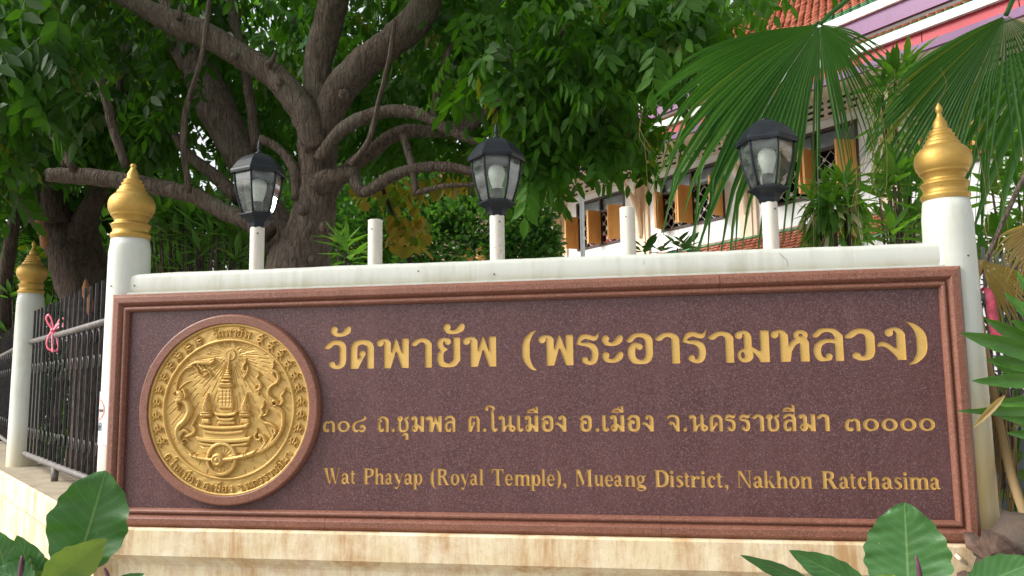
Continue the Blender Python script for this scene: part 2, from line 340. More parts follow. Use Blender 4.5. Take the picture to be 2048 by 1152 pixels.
# ------------------------------------------------------------------ lettering: strokes -> outlines
def bx(x0, x1, y0, y1): return ('p', [(x0, y0), (x1, y0), (x1, y1), (x0, y1)])
def sf(*l): return [bx(a, b, y, y+.045) for a, b, y in l]       # serifs
HEADARCH = lambda x: [('c', x+.12, .855, .115), ('s', [(x+.12, .9, .075), (x+.24, .955, .05), (x+.34, .92, .07), (x+.38, .84, .1)])]
def ai(y): return [('c', .13, .24+y, .115), ('s', [(.05, .2+y, .05), (.15, .1+y, .07), (.3, .06+y, .06), (.45, .1+y, .085), (.56, .19+y, .11), (.6, .27+y, .085)])]
LO = [('s', [(.05, .79, .05), (.13, .83, .08), (.25, .93, .075), (.45, .965, .06), (.65, .92, .08), (.78, .78, .11)]), bx(.67, .92, 0, .8),
      ('s', [(.75, .6, .07), (.48, .63, .06), (.26, .57, .08), (.14, .43, .11), (.13, .25, .11), (.2, .1, .09), (.36, .05, .05), (.5, .08, .06)]), ('c', .48, .15, .1)]
CHO = [('c', .1, .82, .09), ('s', [(.08, .88, .05), (.2, .96, .05), (.32, .9, .07), (.28, .78, .08), (.2, .68, .08), (.19, .5, .09), (.19, .22, .09), (.28, .08, .08), (.44, .04, .05), (.6, .1, .08), (.68, .26, .09), (.68, .52, .09), (.62, .7, .08), (.52, .8, .05)])]
G = {
'ว': [('s', [(.06, .745, .05), (.15, .78, .085), (.25, .87, .085), (.38, .915, .08), (.52, .88, .09), (.61, .76, .11), (.615, .5, .11), (.615, .28, .11), (.57, .14, .1), (.45, .065, .065), (.33, .08, .07)]), ('c', .27, .155, .105)],
'ด': [bx(0, .22, 0, .72), ('s', [(.11, .7, .11), (.17, .84, .1), (.38, .91, .08), (.59, .84, .1), (.65, .7, .11)]), bx(.54, .76, 0, .72), ('c', .38, .51, .11), ('p', [(.2, 0), (.25, 0), (.49, .5), (.33, .42), (.2, .3)])],
'พ': HEADARCH(0)+[bx(.25, .48, 0, .86), ('p', [(.63, 1), (.67, 1), (.67, .66), (.48, 0), (.46, 0), (.46, .43)]), ('p', [(.63, 1), (.67, 1), (.86, .43), (.86, 0), (.84, 0), (.63, .66)]), bx(.84, 1.07, 0, 1)],
'า': [('s', [(.05, .8, .05), (.13, .82, .085), (.24, .9, .075), (.38, .93, .07), (.52, .87, .09), (.58, .77, .11)]), bx(.465, .69, 0, .78)],
'ย': [('c', .36, .86, .11), ('s', [(.36, .92, .05), (.24, .945, .05), (.13, .88, .09), (.1, .78, .1), (.14, .67, .09), (.22, .61, .07), (.34, .6, .02)]), ('s', [(.34, .6, .02), (.2, .54, .06), (.12, .44, .1), (.11, .25, .11), (.17, .12, .1), (.36, .065, .065), (.56, .12, .1), (.66, .25, .11)]), bx(.55, .78, .2, 1)],
'ั': ai(1.11), 'ะ': ai(.6)+ai(.06),
'(': [('s', [(.46, 1.17, .01), (.3, 1.05, .06), (.15, .8, .11), (.12, .5, .125), (.15, .2, .11), (.3, -.05, .06), (.46, -.15, .01)])],
')': [('s', [(0, 1.17, .01), (.16, 1.05, .06), (.31, .8, .11), (.34, .5, .125), (.31, .2, .11), (.16, -.05, .06), (0, -.15, .01)])],
'ร': [('s', [(.06, .73, .03), (.1, .8, .06), (.2, .9, .085), (.34, .93, .075), (.5, .88, .075), (.62, .86, .07), (.7, .94, .04), (.75, 1.05, .01)]), ('s', [(.02, .69, .015), (.2, .68, .05), (.4, .66, .075), (.55, .58, .1), (.61, .45, .11), (.61, .27, .11), (.56, .13, .1), (.44, .065, .065), (.32, .09, .06)]), ('c', .28, .165, .105), ('p', [(.0, .69), (.15, .64), (.16, .85), (.08, .82)])],
'อ': [('s', [(.06, .76, .05), (.14, .79, .085), (.25, .9, .08), (.42, .94, .065), (.62, .9, .09), (.73, .77, .12), (.74, .5, .12), (.74, .3, .12), (.66, .13, .1), (.46, .065, .065), (.25, .13, .1), (.17, .28, .12), (.17, .45, .12), (.24, .6, .09), (.36, .645, .05)]), ('c', .43, .56, .1)],
'ม': HEADARCH(0)+[bx(.27, .5, .12, .84), ('e', .3, .22, .24, .22), ('-e', .22, .23, .06, .1), ('s', [(.3, .4, .06), (.48, .42, .06), (.62, .33, .07), (.78, .14, .08)]), ('p', [(.6, .38), (.74, 0), (.8, 0), (.8, .35)]), bx(.76, 1.02, 0, 1)],
'ห': HEADARCH(0)+[bx(.27, .51, 0, .86), ('p', [(.48, .42), (.58, .62), (.72, .72), (.9, .72), (.88, .6), (.72, .52), (.6, .32), (.55, 0), (.48, 0)]), ('e', .87, .82, .21, .17), ('-e', .87, .82, .055, .05), bx(.84, 1.1, 0, .6), ('s', [(.93, .72, .08), (.97, .58, .13)])],
'ล': LO, 'ส': LO+[('s', [(.7, .84, .06), (.8, .95, .055), (.86, 1.12, .02)])],
'ง': [('c', .36, .84, .12), ('s', [(.38, .9, .07), (.5, .955, .045), (.62, .9, .08), (.69, .8, .11)]), bx(.56, .82, 0, .8), ('s', [(.05, .46, .05), (.14, .5, .07), (.3, .44, .07), (.44, .32, .07), (.58, .15, .07)]), ('p', [(.42, .4), (.58, 0), (.62, 0), (.62, .35)])],
'๓': [('c', .32, .1, .1), ('s', [(.32, .04, .04), (.22, .05, .05), (.13, .13, .08), (.09, .3, .09), (.14, .52, .08), (.25, .65, .06), (.37, .59, .045)]), ('s', [(.37, .59, .045), (.48, .67, .05), (.62, .63, .07), (.69, .5, .09)]), bx(.6, .785, 0, .52)],
'๐': [('e', .42, .36, .42, .36), ('-e', .42, .36, .23, .27)],
'๘': [('s', [(.88, .95, .07), (.84, .84, .07), (.62, .73, .045), (.35, .65, .045), (.16, .5, .08), (.1, .3, .09), (.17, .12, .08), (.33, .05, .05), (.48, .12, .035)]), ('s', [(.48, .12, .035), (.66, .05, .05), (.8, .12, .08), (.84, .26, .08), (.75, .4, .06), (.62, .4, .06)]), ('c', .6, .33, .08)],
'ถ': [('s', [(.06, .8, .04), (.16, .9, .06), (.34, .95, .05), (.54, .87, .08), (.62, .72, .09)]), bx(.53, .71, 0, .75), ('s', [(.05, .8, .04), (.24, .7, .04), (.1, .58, .05), (.1, .4, .09), (.1, .2, .09), (.16, .08, .07), (.28, .045, .045)]), ('c', .33, .13, .09)],
'.': [('c', .1, .1, .11)],
'ช': CHO+[('s', [(.5, .8, .04), (.6, .88, .06), (.72, .9, .05), (.8, 1.04, .02)])],
'ุ': [('s', [(.06, -.2, .06), (.16, -.14, .07), (.3, -.16, .08)]), bx(.22, .4, -.5, -.14)],
'ต': [bx(0, .18, 0, .78), ('s', [(.09, .75, .09), (.16, .9, .07), (.26, .96, .04), (.37, .88, .035)]), ('s', [(.37, .88, .035), (.48, .96, .04), (.59, .9, .07), (.65, .75, .09)]), bx(.56, .74, 0, .78), ('c', .36, .56, .09), ('p', [(.16, 0), (.2, 0), (.45, .56), (.3, .48), (.16, .25)])],
'ใ': [('c', .14, 1.42, .09), ('s', [(.06, 1.42, .05), (.12, 1.56, .05), (.3, 1.62, .045), (.52, 1.56, .07), (.6, 1.44, .06), (.48, 1.3, .05), (.5, 1.1, .09), (.52, .8, .095), (.52, .3, .095), (.58, .1, .08), (.7, .045, .045)]), ('c', .75, .13, .085)],
'น': [('c', .1, .86, .1), ('s', [(.1, .92, .05), (.22, .96, .04), (.3, .9, .07), (.32, .84, .08)]), bx(.24, .42, 0, .86), ('s', [(.36, .05, .06), (.5, .3, .05), (.7, .4, .05), (.85, .38, .05)]), bx(.68, .86, .16, 1), ('e', .9, .19, .22, .19), ('-e', .93, .2, .07, .08)],
'เ': [bx(.05, .24, .14, 1), ('s', [(.145, .2, .095), (.2, .08, .075), (.32, .045, .045)]), ('c', .37, .13, .09)],
'ื': [('s', [(.04, 1.2, .025), (.18, 1.33, .045), (.42, 1.36, .045), (.66, 1.22, .03)]), bx(.03, .68, 1.17, 1.22), bx(.4, .5, 1.33, 1.5), bx(.6, .74, 1.17, 1.56)],
'ี': [('s', [(.04, 1.2, .025), (.18, 1.33, .045), (.42, 1.36, .045), (.66, 1.22, .03)]), bx(.03, .68, 1.17, 1.22), bx(.6, .74, 1.17, 1.56)],
'จ': [('s', [(.05, .8, .05), (.14, .89, .06), (.34, .95, .05), (.56, .88, .08), (.64, .75, .09)]), bx(.55, .73, 0, .78), ('c', .24, .5, .1), ('s', [(.24, .56, .05), (.38, .5, .05), (.48, .28, .06), (.6, .1, .06)])],
'ค': [bx(0, .18, 0, .72), ('s', [(.09, .7, .09), (.16, .86, .08), (.37, .94, .06), (.58, .86, .08), (.66, .7, .09)]), bx(.57, .75, 0, .72), ('c', .38, .44, .09), ('s', [(.36, .42, .06), (.26, .25, .06), (.1, .12, .09)])],
'ข': CHO,
'W': [('p', [(.02, 1), (.24, 1), (.44, 0), (.35, 0)]), ('p', [(.38, 0), (.44, 0), (.6, .74), (.56, .88)]), ('p', [(.4, 1), (.62, 1), (.82, 0), (.73, 0)]), ('p', [(.76, 0), (.82, 0), (1.06, 1), (.99, 1)])]+sf((-.04, .3, .955), (.34, .68, .955), (.9, 1.12, .955)),
'a': [('e', .2, .19, .2, .2), ('-e', .25, .2, .08, .11), bx(.3, .48, .1, .5), ('s', [(.1, .53, .07), (.2, .64, .05), (.33, .61, .07), (.39, .5, .09)]), ('s', [(.42, .1, .06), (.54, .05, .03)])],
't': [bx(.1, .28, .1, .85), bx(0, .42, .6, .67), ('s', [(.19, .15, .09), (.25, .06, .06), (.4, .07, .03)])],
'P': [bx(.08, .28, 0, 1), ('s', [(.2, .95, .045), (.42, .94, .05), (.58, .86, .09), (.6, .72, .1), (.55, .57, .08), (.4, .48, .045), (.2, .48, .035)])]+sf((0, .38, 0), (0, .25, .955)),
'h': [bx(.06, .24, 0, 1), bx(.44, .62, 0, .48), ('s', [(.24, .52, .04), (.36, .63, .05), (.5, .58, .08), (.53, .46, .09)])]+sf((0, .3, 0), (.38, .68, 0), (0, .2, .955)),
'y': [('p', [(.04, .68), (.24, .68), (.44, .12), (.36, -.06)]), ('p', [(.54, .68), (.6, .68), (.34, -.2), (.28, -.14)]), ('c', .16, -.2, .08), ('s', [(.14, -.24, .04), (.24, -.24, .04), (.33, -.12, .03)])]+sf((0, .32, .635), (.46, .66, .635)),
'p': [bx(.06, .24, -.3, .66), ('e', .42, .34, .24, .35), ('-e', .38, .34, .09, .27)]+sf((0, .32, -.3), (0, .2, .635)),
'Rr': [bx(.08, .28, 0, 1), ('s', [(.2, .95, .045), (.42, .94, .05), (.58, .86, .09), (.6, .74, .1), (.55, .6, .08), (.4, .52, .045), (.2, .51, .035)]), ('p', [(.34, .52), (.54, .54), (.84, 0), (.62, 0)])]+sf((0, .38, 0), (0, .25, .955), (.62, .92, 0)),
'o': [('e', .26, .34, .26, .355), ('-e', .26, .34, .1, .27)],
'l': [bx(.08, .27, 0, 1)]+sf((0, .35, 0), (0, .2, .955)),
'T': [bx(.3, .5, 0, 1), bx(0, .8, .93, 1), ('p', [(0, 1), (0, .7), (.04, .7), (.14, .95)]), ('p', [(.8, 1), (.8, .7), (.76, .7), (.66, .95)])]+sf((.2, .6, 0)),
'e': [('e', .25, .34, .25, .355), ('-e', .27, .34, .11, .27), bx(.1, .5, .33, .39), ('-p', [(.27, .18), (.6, .08), (.6, .33), (.27, .33)]), ('s', [(.2, .08, .06), (.34, .06, .045), (.47, .17, .02)])],
'm': [bx(.06, .23, 0, .66), bx(.4, .57, 0, .48), bx(.74, .91, 0, .48), ('s', [(.2, .52, .04), (.32, .63, .05), (.45, .58, .08), (.485, .46, .085)]), ('s', [(.54, .52, .04), (.66, .63, .05), (.79, .58, .08), (.825, .46, .085)])]+sf((0, .29, 0), (.34, .63, 0), (.68, .97, 0), (0, .2, .635)),
'n': [bx(.06, .24, 0, .66), bx(.44, .62, 0, .48), ('s', [(.24, .52, .04), (.36, .63, .05), (.5, .58, .08), (.53, .46, .09)])]+sf((0, .3, 0), (.38, .68, 0), (0, .2, .635)),
',': [('c', .1, .08, .1), ('s', [(.14, .04, .06), (.15, -.08, .04), (.06, -.2, .015)])],
'M': [bx(.085, .165, 0, 1), ('p', [(.08, 1), (.3, 1), (.56, .22), (.48, 0)]), ('p', [(.48, 0), (.56, .22), (.82, 1), (.76, 1)]), bx(.78, .98, 0, 1)]+sf((0, .26, 0), (.68, 1.08, 0), (0, .2, .955), (.8, 1.08, .955)),
'u': [bx(.06, .24, .16, .68), ('s', [(.15, .2, .09), (.24, .07, .065), (.42, .13, .03)]), bx(.42, .6, 0, .68)]+sf((0, .2, .635), (.36, .5, .635), (.5, .67, 0)),
'g': [('e', .23, .45, .21, .24), ('-e', .23, .45, .08, .17), ('s', [(.12, .24, .04), (.12, .12, .06), (.3, .08, .06), (.45, -.02, .06)]), ('e', .26, -.1, .26, .15), ('-e', .26, -.12, .15, .06), ('s', [(.36, .6, .03), (.48, .64, .04)])],
'D': [bx(.08, .29, 0, 1), ('s', [(.2, .955, .045), (.5, .93, .06), (.68, .76, .1), (.73, .5, .11), (.68, .24, .1), (.5, .07, .06), (.2, .045, .045)])]+sf((0, .3, 0), (0, .25, .955)),
'i': [bx(.07, .26, 0, .66), ('c', .16, .87, .11)]+sf((0, .33, 0), (0, .2, .635)),
's': [('s', [(.42, .56, .03), (.36, .62, .045), (.22, .64, .05), (.11, .56, .07), (.14, .44, .085), (.3, .33, .09), (.39, .19, .08), (.28, .06, .055), (.12, .05, .045), (.04, .14, .03)])],
'r': [bx(.06, .24, 0, .66), ('c', .44, .56, .09), ('s', [(.22, .46, .04), (.32, .61, .05), (.42, .61, .05)])]+sf((0, .32, 0), (0, .2, .635)),
'c': [('c', .42, .53, .08), ('s', [(.4, .6, .045), (.27, .645, .05), (.13, .52, .09), (.1, .32, .1), (.16, .13, .09), (.3, .05, .055), (.47, .15, .02)])],
'N': [bx(.09, .17, 0, 1), ('p', [(.02, 1), (.26, 1), (.84, 0), (.76, 0)]), bx(.77, .85, 0, 1)]+sf((0, .28, 0), (-.02, .2, .955), (.66, .96, .955)),
'k': [bx(.06, .24, 0, 1), ('p', [(.24, .24), (.24, .32), (.5, .66), (.58, .66)]), ('p', [(.3, .38), (.4, .48), (.74, 0), (.5, 0)])]+sf((0, .3, 0), (0, .2, .955), (.42, .66, .635), (.46, .8, 0)),
}
G['A('] = [('s', [(.3, 1.06, .01), (.17, .9, .04), (.09, .66, .075), (.08, .4, .085), (.09, .14, .075), (.17, -.1, .04), (.3, -.26, .01)])]
G['A)'] = [('s', [(0, 1.06, .01), (.13, .9, .04), (.21, .66, .075), (.22, .4, .085), (.21, .14, .075), (.13, -.1, .04), (0, -.26, .01)])]
G['A.'] = G['.']
def sd_caps(X, Y, a, b):
    ax, ay, ra = a; bx_, by, rb = b; dx, dy = bx_-ax, by-ay; L = dx*dx+dy*dy+1e-12
    t = np.clip(((X-ax)*dx+(Y-ay)*dy)/L, 0, 1); return np.hypot(X-ax-dx*t, Y-ay-dy*t)-(ra+(rb-ra)*t)
def sd_poly(X, Y, P):
    d = np.full(X.shape, 1e9); ins = np.zeros(X.shape, bool); n = len(P)
    for i in range(n):
        (x0, y0), (x1, y1) = P[i], P[(i+1) % n]; dx, dy = x1-x0, y1-y0
        t = np.clip(((X-x0)*dx+(Y-y0)*dy)/(dx*dx+dy*dy+1e-12), 0, 1); d = np.minimum(d, np.hypot(X-x0-dx*t, Y-y0-dy*t))
        c = ((y0 > Y) != (y1 > Y)) & (X < dx*(Y-y0)/(dy if dy else 1e-12)+x0); ins ^= c
    return np.where(ins, -d, d)
def sd_glyph(ops, X, Y):
    D = np.full(X.shape, 1e9)
    for op in ops:
        k = op[0].lstrip('-')
        if k == 's':
            q = spline(op[1], 5); d = np.full(X.shape, 1e9)
            for i in range(len(q)-1): d = np.minimum(d, sd_caps(X, Y, q[i], q[i+1]))
        elif k == 'p': d = sd_poly(X, Y, op[1])
        elif k == 'c': d = np.hypot(X-op[1], Y-op[2])-op[3]
        elif k == 'e': d = (np.hypot((X-op[1])/op[3], (Y-op[2])/op[4])-1)*min(op[3], op[4])
        D = np.maximum(D, -d) if op[0][0] == '-' else np.minimum(D, d)
    return D
def contours(D, xs, ys):
    """marching squares at 0; loops of points, inside on the left"""
    ny, nx = D.shape; seg = {}
    S = D < 0
    def pt(e):
        (i, j, h) = e
        if h: a, b = D[j, i], D[j, i+1]; t = a/(a-b); return (xs[i]+(xs[i+1]-xs[i])*t, ys[j])
        a, b = D[j, i], D[j+1, i]; t = a/(a-b); return (xs[i], ys[j]+(ys[j+1]-ys[j])*t)
    code = S[:-1, :-1]*1+S[:-1, 1:]*2+S[1:, 1:]*4+S[1:, :-1]*8
    T = {1: 'LB', 2: 'BR', 3: 'LR', 4: 'RT', 6: 'BT', 7: 'LT', 8: 'TL', 9: 'TB', 11: 'TR', 12: 'RL', 13: 'RB', 14: 'BL'}
    for j, i in zip(*np.nonzero((code > 0) & (code < 15))):
        c = int(code[j, i]); E_ = {'B': (i, j, 1), 'T': (i, j+1, 1), 'L': (i, j, 0), 'R': (i+1, j, 0)}
        for p in ({5: ['LB', 'RT'], 10: ['BR', 'TL']}.get(c) or [T[c]]): seg[E_[p[1]]] = E_[p[0]]
    loops = []
    while seg:
        s0 = next(iter(seg)); cur = s0; L = []
        while cur in seg: L.append(pt(cur)); cur = seg.pop(cur)
        L = np.array(L)
        if len(L) > 5:
            keep = [0]
            for i in range(1, len(L)-1):           # drop points that lie on the line between kept neighbours
                a, b, c = L[keep[-1]], L[i], L[i+1]; ab, bc = b-a, c-b
                cr = abs(ab[0]*bc[1]-ab[1]*bc[0])/(np.hypot(*ab)*np.hypot(*bc)+1e-12)
                if cr > .06 or np.hypot(*ab) > .12: keep.append(i)
            L = L[keep]
            if len(L) > 3: loops.append(L)
    return loops
def area(L): x, y = L[:, 0], L[:, 1]; return .5*np.sum(x*np.roll(y, -1)-y*np.roll(x, -1))
_gc = {}
def glyph(ch, off=0.0):
    k = (ch, off)
    if k not in _gc:
        xs = np.arange(-.12, 1.4, 1/46); ys = np.arange(-.6, 1.8, 1/46)
        X, Y = np.meshgrid(xs, ys); D = sd_glyph(G[ch], X, Y)+off+1e-5
        L = contours(D, xs, ys); P = np.vstack(L); x0, x1 = P[:, 0].min(), P[:, 0].max()
        L = [np.column_stack([(l[:, 0]-x0)/(x1-x0), l[:, 1]]) for l in L]
        _gc[k] = [l if True else l for l in L]
    return _gc[k]
LINE1 = [('ว', 648.2, 692.3), ('ั', 659.9, 701.5), ('ด', 701.1, 747.7), ('พ', 752.8, 817.4), ('า', 822.1, 863.5), ('ย', 873.8, 920.3), ('ั', 886.1, 929.6), ('พ', 925.5, 992.3), ('(', 1044.1, 1073.2), ('พ', 1076.9, 1146.6), ('ร', 1152.8, 1198.9), ('ะ', 1203.7, 1246.5), ('อ', 1253.7, 1306.6), ('า', 1311.1, 1359.9), ('ร', 1365.7, 1414.3), ('า', 1417.8, 1468.1), ('ม', 1471.4, 1539.5), ('ห', 1543.3, 1619.2), ('ล', 1627.1, 1687.8), ('ว', 1691.6, 1751.5), ('ง', 1756, 1812.9), (')', 1816.2, 1856.7)]
LINE2 = [('๓', 645.5, 669.7), ('๐', 674.4, 699.1), ('๘', 703.3, 732.2), ('ถ', 754.8, 777.2), ('.', 782.5, 789.2), ('ช', 793.1, 818.1), ('ุ', 803.3, 816.6), ('ม', 821.3, 847.8), ('พ', 850.9, 883), ('ล', 888.4, 910.3), ('ต', 936, 959), ('.', 965, 972.5), ('ใ', 969.6, 995), ('น', 996, 1031), ('เ', 1033.7, 1046.5), ('ม', 1048.5, 1076.2), ('ื', 1053, 1076), ('อ', 1082, 1106.6), ('ง', 1109.8, 1132.2), ('อ', 1158.6, 1183.3), ('.', 1190.3, 1197.9), ('เ', 1203.9, 1217.9), ('ม', 1219.3, 1248.3), ('ื', 1223, 1247), ('อ', 1254, 1280), ('ง', 1283.4, 1306.8), ('จ', 1333, 1358.4), ('.', 1365.6, 1373.4), ('น', 1377.7, 1415.7), ('ค', 1418.9, 1444.8), ('ร', 1449.2, 1471.9), ('ร', 1477.7, 1500.7), ('า', 1504.5, 1527.5), ('ช', 1531.8, 1559.5), ('ส', 1565.8, 1591.8), ('ี', 1565.8, 1590), ('ม', 1597.5, 1630.4), ('า', 1634.1, 1658.6), ('๓', 1688.9, 1719.7), ('๐', 1725.4, 1757.1), ('๐', 1762.3, 1794.6), ('๐', 1799.8, 1832), ('๐', 1837.2, 1869.5)]
LINE3 = [('W', 645.4, 680.9), ('a', 681.5, 699), ('t', 699.6, 710.5), ('P', 725.7, 747.5), ('h', 748.4, 767.8), ('a', 769.6, 784.7), ('y', 785.3, 807.1), ('a', 807.4, 825.3), ('p', 825.3, 844.4), ('A(', 860.4, 871.6), ('Rr', 873, 898.9), ('o', 900.4, 918.5), ('y', 917.9, 938.2), ('a', 939.1, 955.5), ('l', 957, 967), ('T', 983, 1006.9), ('e', 1008.8, 1025.1), ('m', 1027.5, 1060.2), ('p', 1060.2, 1080.5), ('l', 1081.4, 1091), ('e', 1093, 1109), ('A)', 1110, 1121.4), (',', 1124.4, 1132), ('M', 1149.5, 1185), ('u', 1187.4, 1206.8), ('e', 1208.6, 1225.8), ('a', 1227.3, 1244), ('n', 1248, 1270.6), ('g', 1271.6, 1291.6), ('D', 1308.3, 1336.7), ('i', 1337.3, 1348.6), ('s', 1351.2, 1365.7), ('t', 1366.7, 1378.6), ('r', 1379.5, 1398.9), ('i', 1399.5, 1410.8), ('c', 1413, 1430), ('t', 1431, 1444.6), (',', 1447.9, 1455.3), ('N', 1472.7, 1503.6), ('a', 1505.2, 1525.2), ('k', 1526.2, 1551), ('h', 1551, 1575), ('o', 1576.8, 1597.7), ('n', 1599.3, 1623.5), ('Rr', 1641.9, 1675.7), ('a', 1676.7, 1697), ('t', 1697.6, 1710.5), ('c', 1713.7, 1731.4), ('h', 1733, 1758.8), ('a', 1761.4, 1784.6), ('s', 1786.9, 1802.3), ('i', 1804, 1815.2), ('m', 1816.2, 1857), ('a', 1858, 1878.7)]
def place_line(line, base_pts, top_pts, off):
    zb = np.mean([at(x, y, 0)[2] for x, y in base_pts]); zt = np.mean([at(x, y, 0)[2] for x, y in top_pts]); h = zt-zb
    out = []; last = -1e9
    for ch, xa, xb in line:
        yb = base_pts[0][1]; x0 = at(xa, yb-20, 0)[0]; x1 = at(xb, yb-20, 0)[0]
        if x0 < last and ch not in ('ั', 'ุ', 'ื', 'ี', 'ใ'): x0 = last+.0008
        loops = [np.column_stack([x0+l[:, 0]*(x1-x0), zb+l[:, 1]*h]) for l in glyph(ch, off)]
        if ch not in ('ั', 'ุ', 'ื', 'ี'): last = x1
        out.append((ch, loops))
    return out
LETTERS = place_line(LINE1, [(724, 737.3), (990, 732.8), (1146, 730.3), (1360, 727), (1468, 724.9), (1812, 720)], [(850, 676.4), (985, 672.3), (1144, 668.8), (1537, 660), (1790, 655)], 0)
LETTERS += place_line(LINE2, [(700, 863.3), (1060, 862.5), (1500, 863.2)], [(830, 832), (1060, 831), (1640, 829)], -.012)
LETTERS += place_line(LINE3, [(700, 967), (1400, 973.8), (1870, 981.5)], [(740, 935), (1330, 939.5), (1660, 944)], 0)
# ------------------------------------------------------------------ ground
mesh('ground', [(-80, -30, GROUND), (80, -30, GROUND), (80, 120, GROUND), (-80, 120, GROUND)], [(0, 1, 2, 3)], M['ground'], kind='structure')
mesh('pavement', [(-9, -14, GROUND+.004), (9, -14, GROUND+.004), (9, -.9, GROUND+.004), (-9, -.9, GROUND+.004)], [(0, 1, 2, 3)], M['paving'], kind='structure')

# ------------------------------------------------------------------ sign wall
FW, FH, FB = 3.818, 1.095, .0847
wall = thing('sign_wall', 'long cream wall carrying the purple granite name panel in a rose granite frame with gold medallion', 'sign', (0, 0, GROUND))
MB().box((-1.86, .014, -.56), (1.86, .17, .56)).build('wall_core', M['post'], wall)
# plinth: band, sloping underside, lower body
prof = [(-.052, -.5475), (-.06, -.5555), (-.06, -.668), (-.052, -.676), (-.022, -.705), (-.014, -.72), (-.014, GROUND)]
xs = np.linspace(-2.1, 2.06, 60); v = []; f = []
for x in xs:
    for (y, z) in prof: v.append((x, y, z))
    v.append((x, .30, -.5475)); v.append((x, .30, GROUND))
n = len(prof)
for i in range(len(xs)-1):
    a, b = i*(n+2), (i+1)*(n+2)
    for k in range(n-1): f.append((a+k, b+k, b+k+1, a+k+1))
    f.append((a+n, b+n, b, a)); f.append((a+n+1, b+n+1, b+n, a+n))
f.append(tuple(range(n))+(n+1, n)); e = (len(xs)-1)*(n+2); f.append(tuple(e+q for q in (list(range(n))+[n+1, n]))[::-1])
mesh('plinth', v, f, M['base'], wall)
# beam: rounded top rail, mitred into the pillars
sec = []
for k in range(28):
    a = 2*math.pi*k/28; cy, sz = math.cos(a), math.sin(a)
    sec.append((.112+.088*math.copysign(abs(cy)**.42, cy), .6035+.0560*math.copysign(abs(sz)**.42, sz)))
v = []; f = []; xs = np.linspace(-1.905, 1.905, 120)
for x in xs:
    wv = .0012*math.sin(x*7)+.0008*math.sin(x*23+1)
    k_ = min(1, max(0, (abs(x)-1.80)/.09)); k_ = min(1, max(0, (abs(x)-1.83)/.042)); k_ = 1; wv = 0 if abs(x) > 1.82 else wv
    for (y, z) in sec: v.append((x, .1+(y-.1)*k_+wv, .6035+(z-.6035)*(1-(1-k_)*.5)+wv))
n = 28
f = [(i*n+k, (i+1)*n+k, (i+1)*n+(k+1) % n, i*n+(k+1) % n) for i in range(len(xs)-1) for k in range(n)]
mesh('top_beam', v, f, M['beam'], wall, smooth=True)
# frame mouldings with mitred corners
mp = [(0, .013), (0, -.018), (.003, -.024), (.017, -.036), (.040, -.037), (.044, -.035), (.058, -.014), (.0605, -.013)]
mp += [(.0605+.011-.011*math.cos(a), -.016-.013*math.sin(a)) for a in np.linspace(0, math.pi, 8)] + [(.0847, -.013), (.0847, .002)]
def side(name, p0, p1, inward, j0=True, j1=True):
    """moulding from p0 to p1 (x,z); inward = unit vector towards the panel; j = mitre at that end"""
    p0, p1, inward = (np.array(q, float) for q in (p0, p1, inward)); d = (p1-p0)/np.linalg.norm(p1-p0); v = []
    for (p, s_) in ((p0, 1 if j0 else 0), (p1, -1 if j1 else 0)):
        for (t, y) in mp: q = p+inward*t+d*t*s_; v.append((q[0], y, q[1]))
    n = len(mp); f = [(k, k+1, n+k+1, n+k) for k in range(n-1)]+[tuple(range(n))[::-1], tuple(range(n, 2*n))]
    o = mesh(name, v, f, M['rose'], wall); autosmooth(o, 24); return o
X0, X1, Z0, Z1 = -FW/2, FW/2, -FH/2, FH/2
g = .0009
xj = at(1438, 560, 0)[0]; side('frame_moulding', (X0, Z1), (xj-g, Z1), (0, -1), True, False); side('frame_moulding', (xj+g, Z1), (X1, Z1), (0, -1), False, True)
xa, xb = at(655, 1035, 0)[0], at(1322, 1045, 0)[0]
side('frame_moulding', (X0, Z0), (xa-g, Z0), (0, 1), True, False); side('frame_moulding', (xa+g, Z0), (xb-g, Z0), (0, 1), False, False); side('frame_moulding', (xb+g, Z0), (X1, Z0), (0, 1), False, True)
side('frame_moulding', (X0, Z0+g), (X0, Z1-g), (1, 0)); side('frame_moulding', (X1, Z0+g), (X1, Z1-g), (-1, 0))
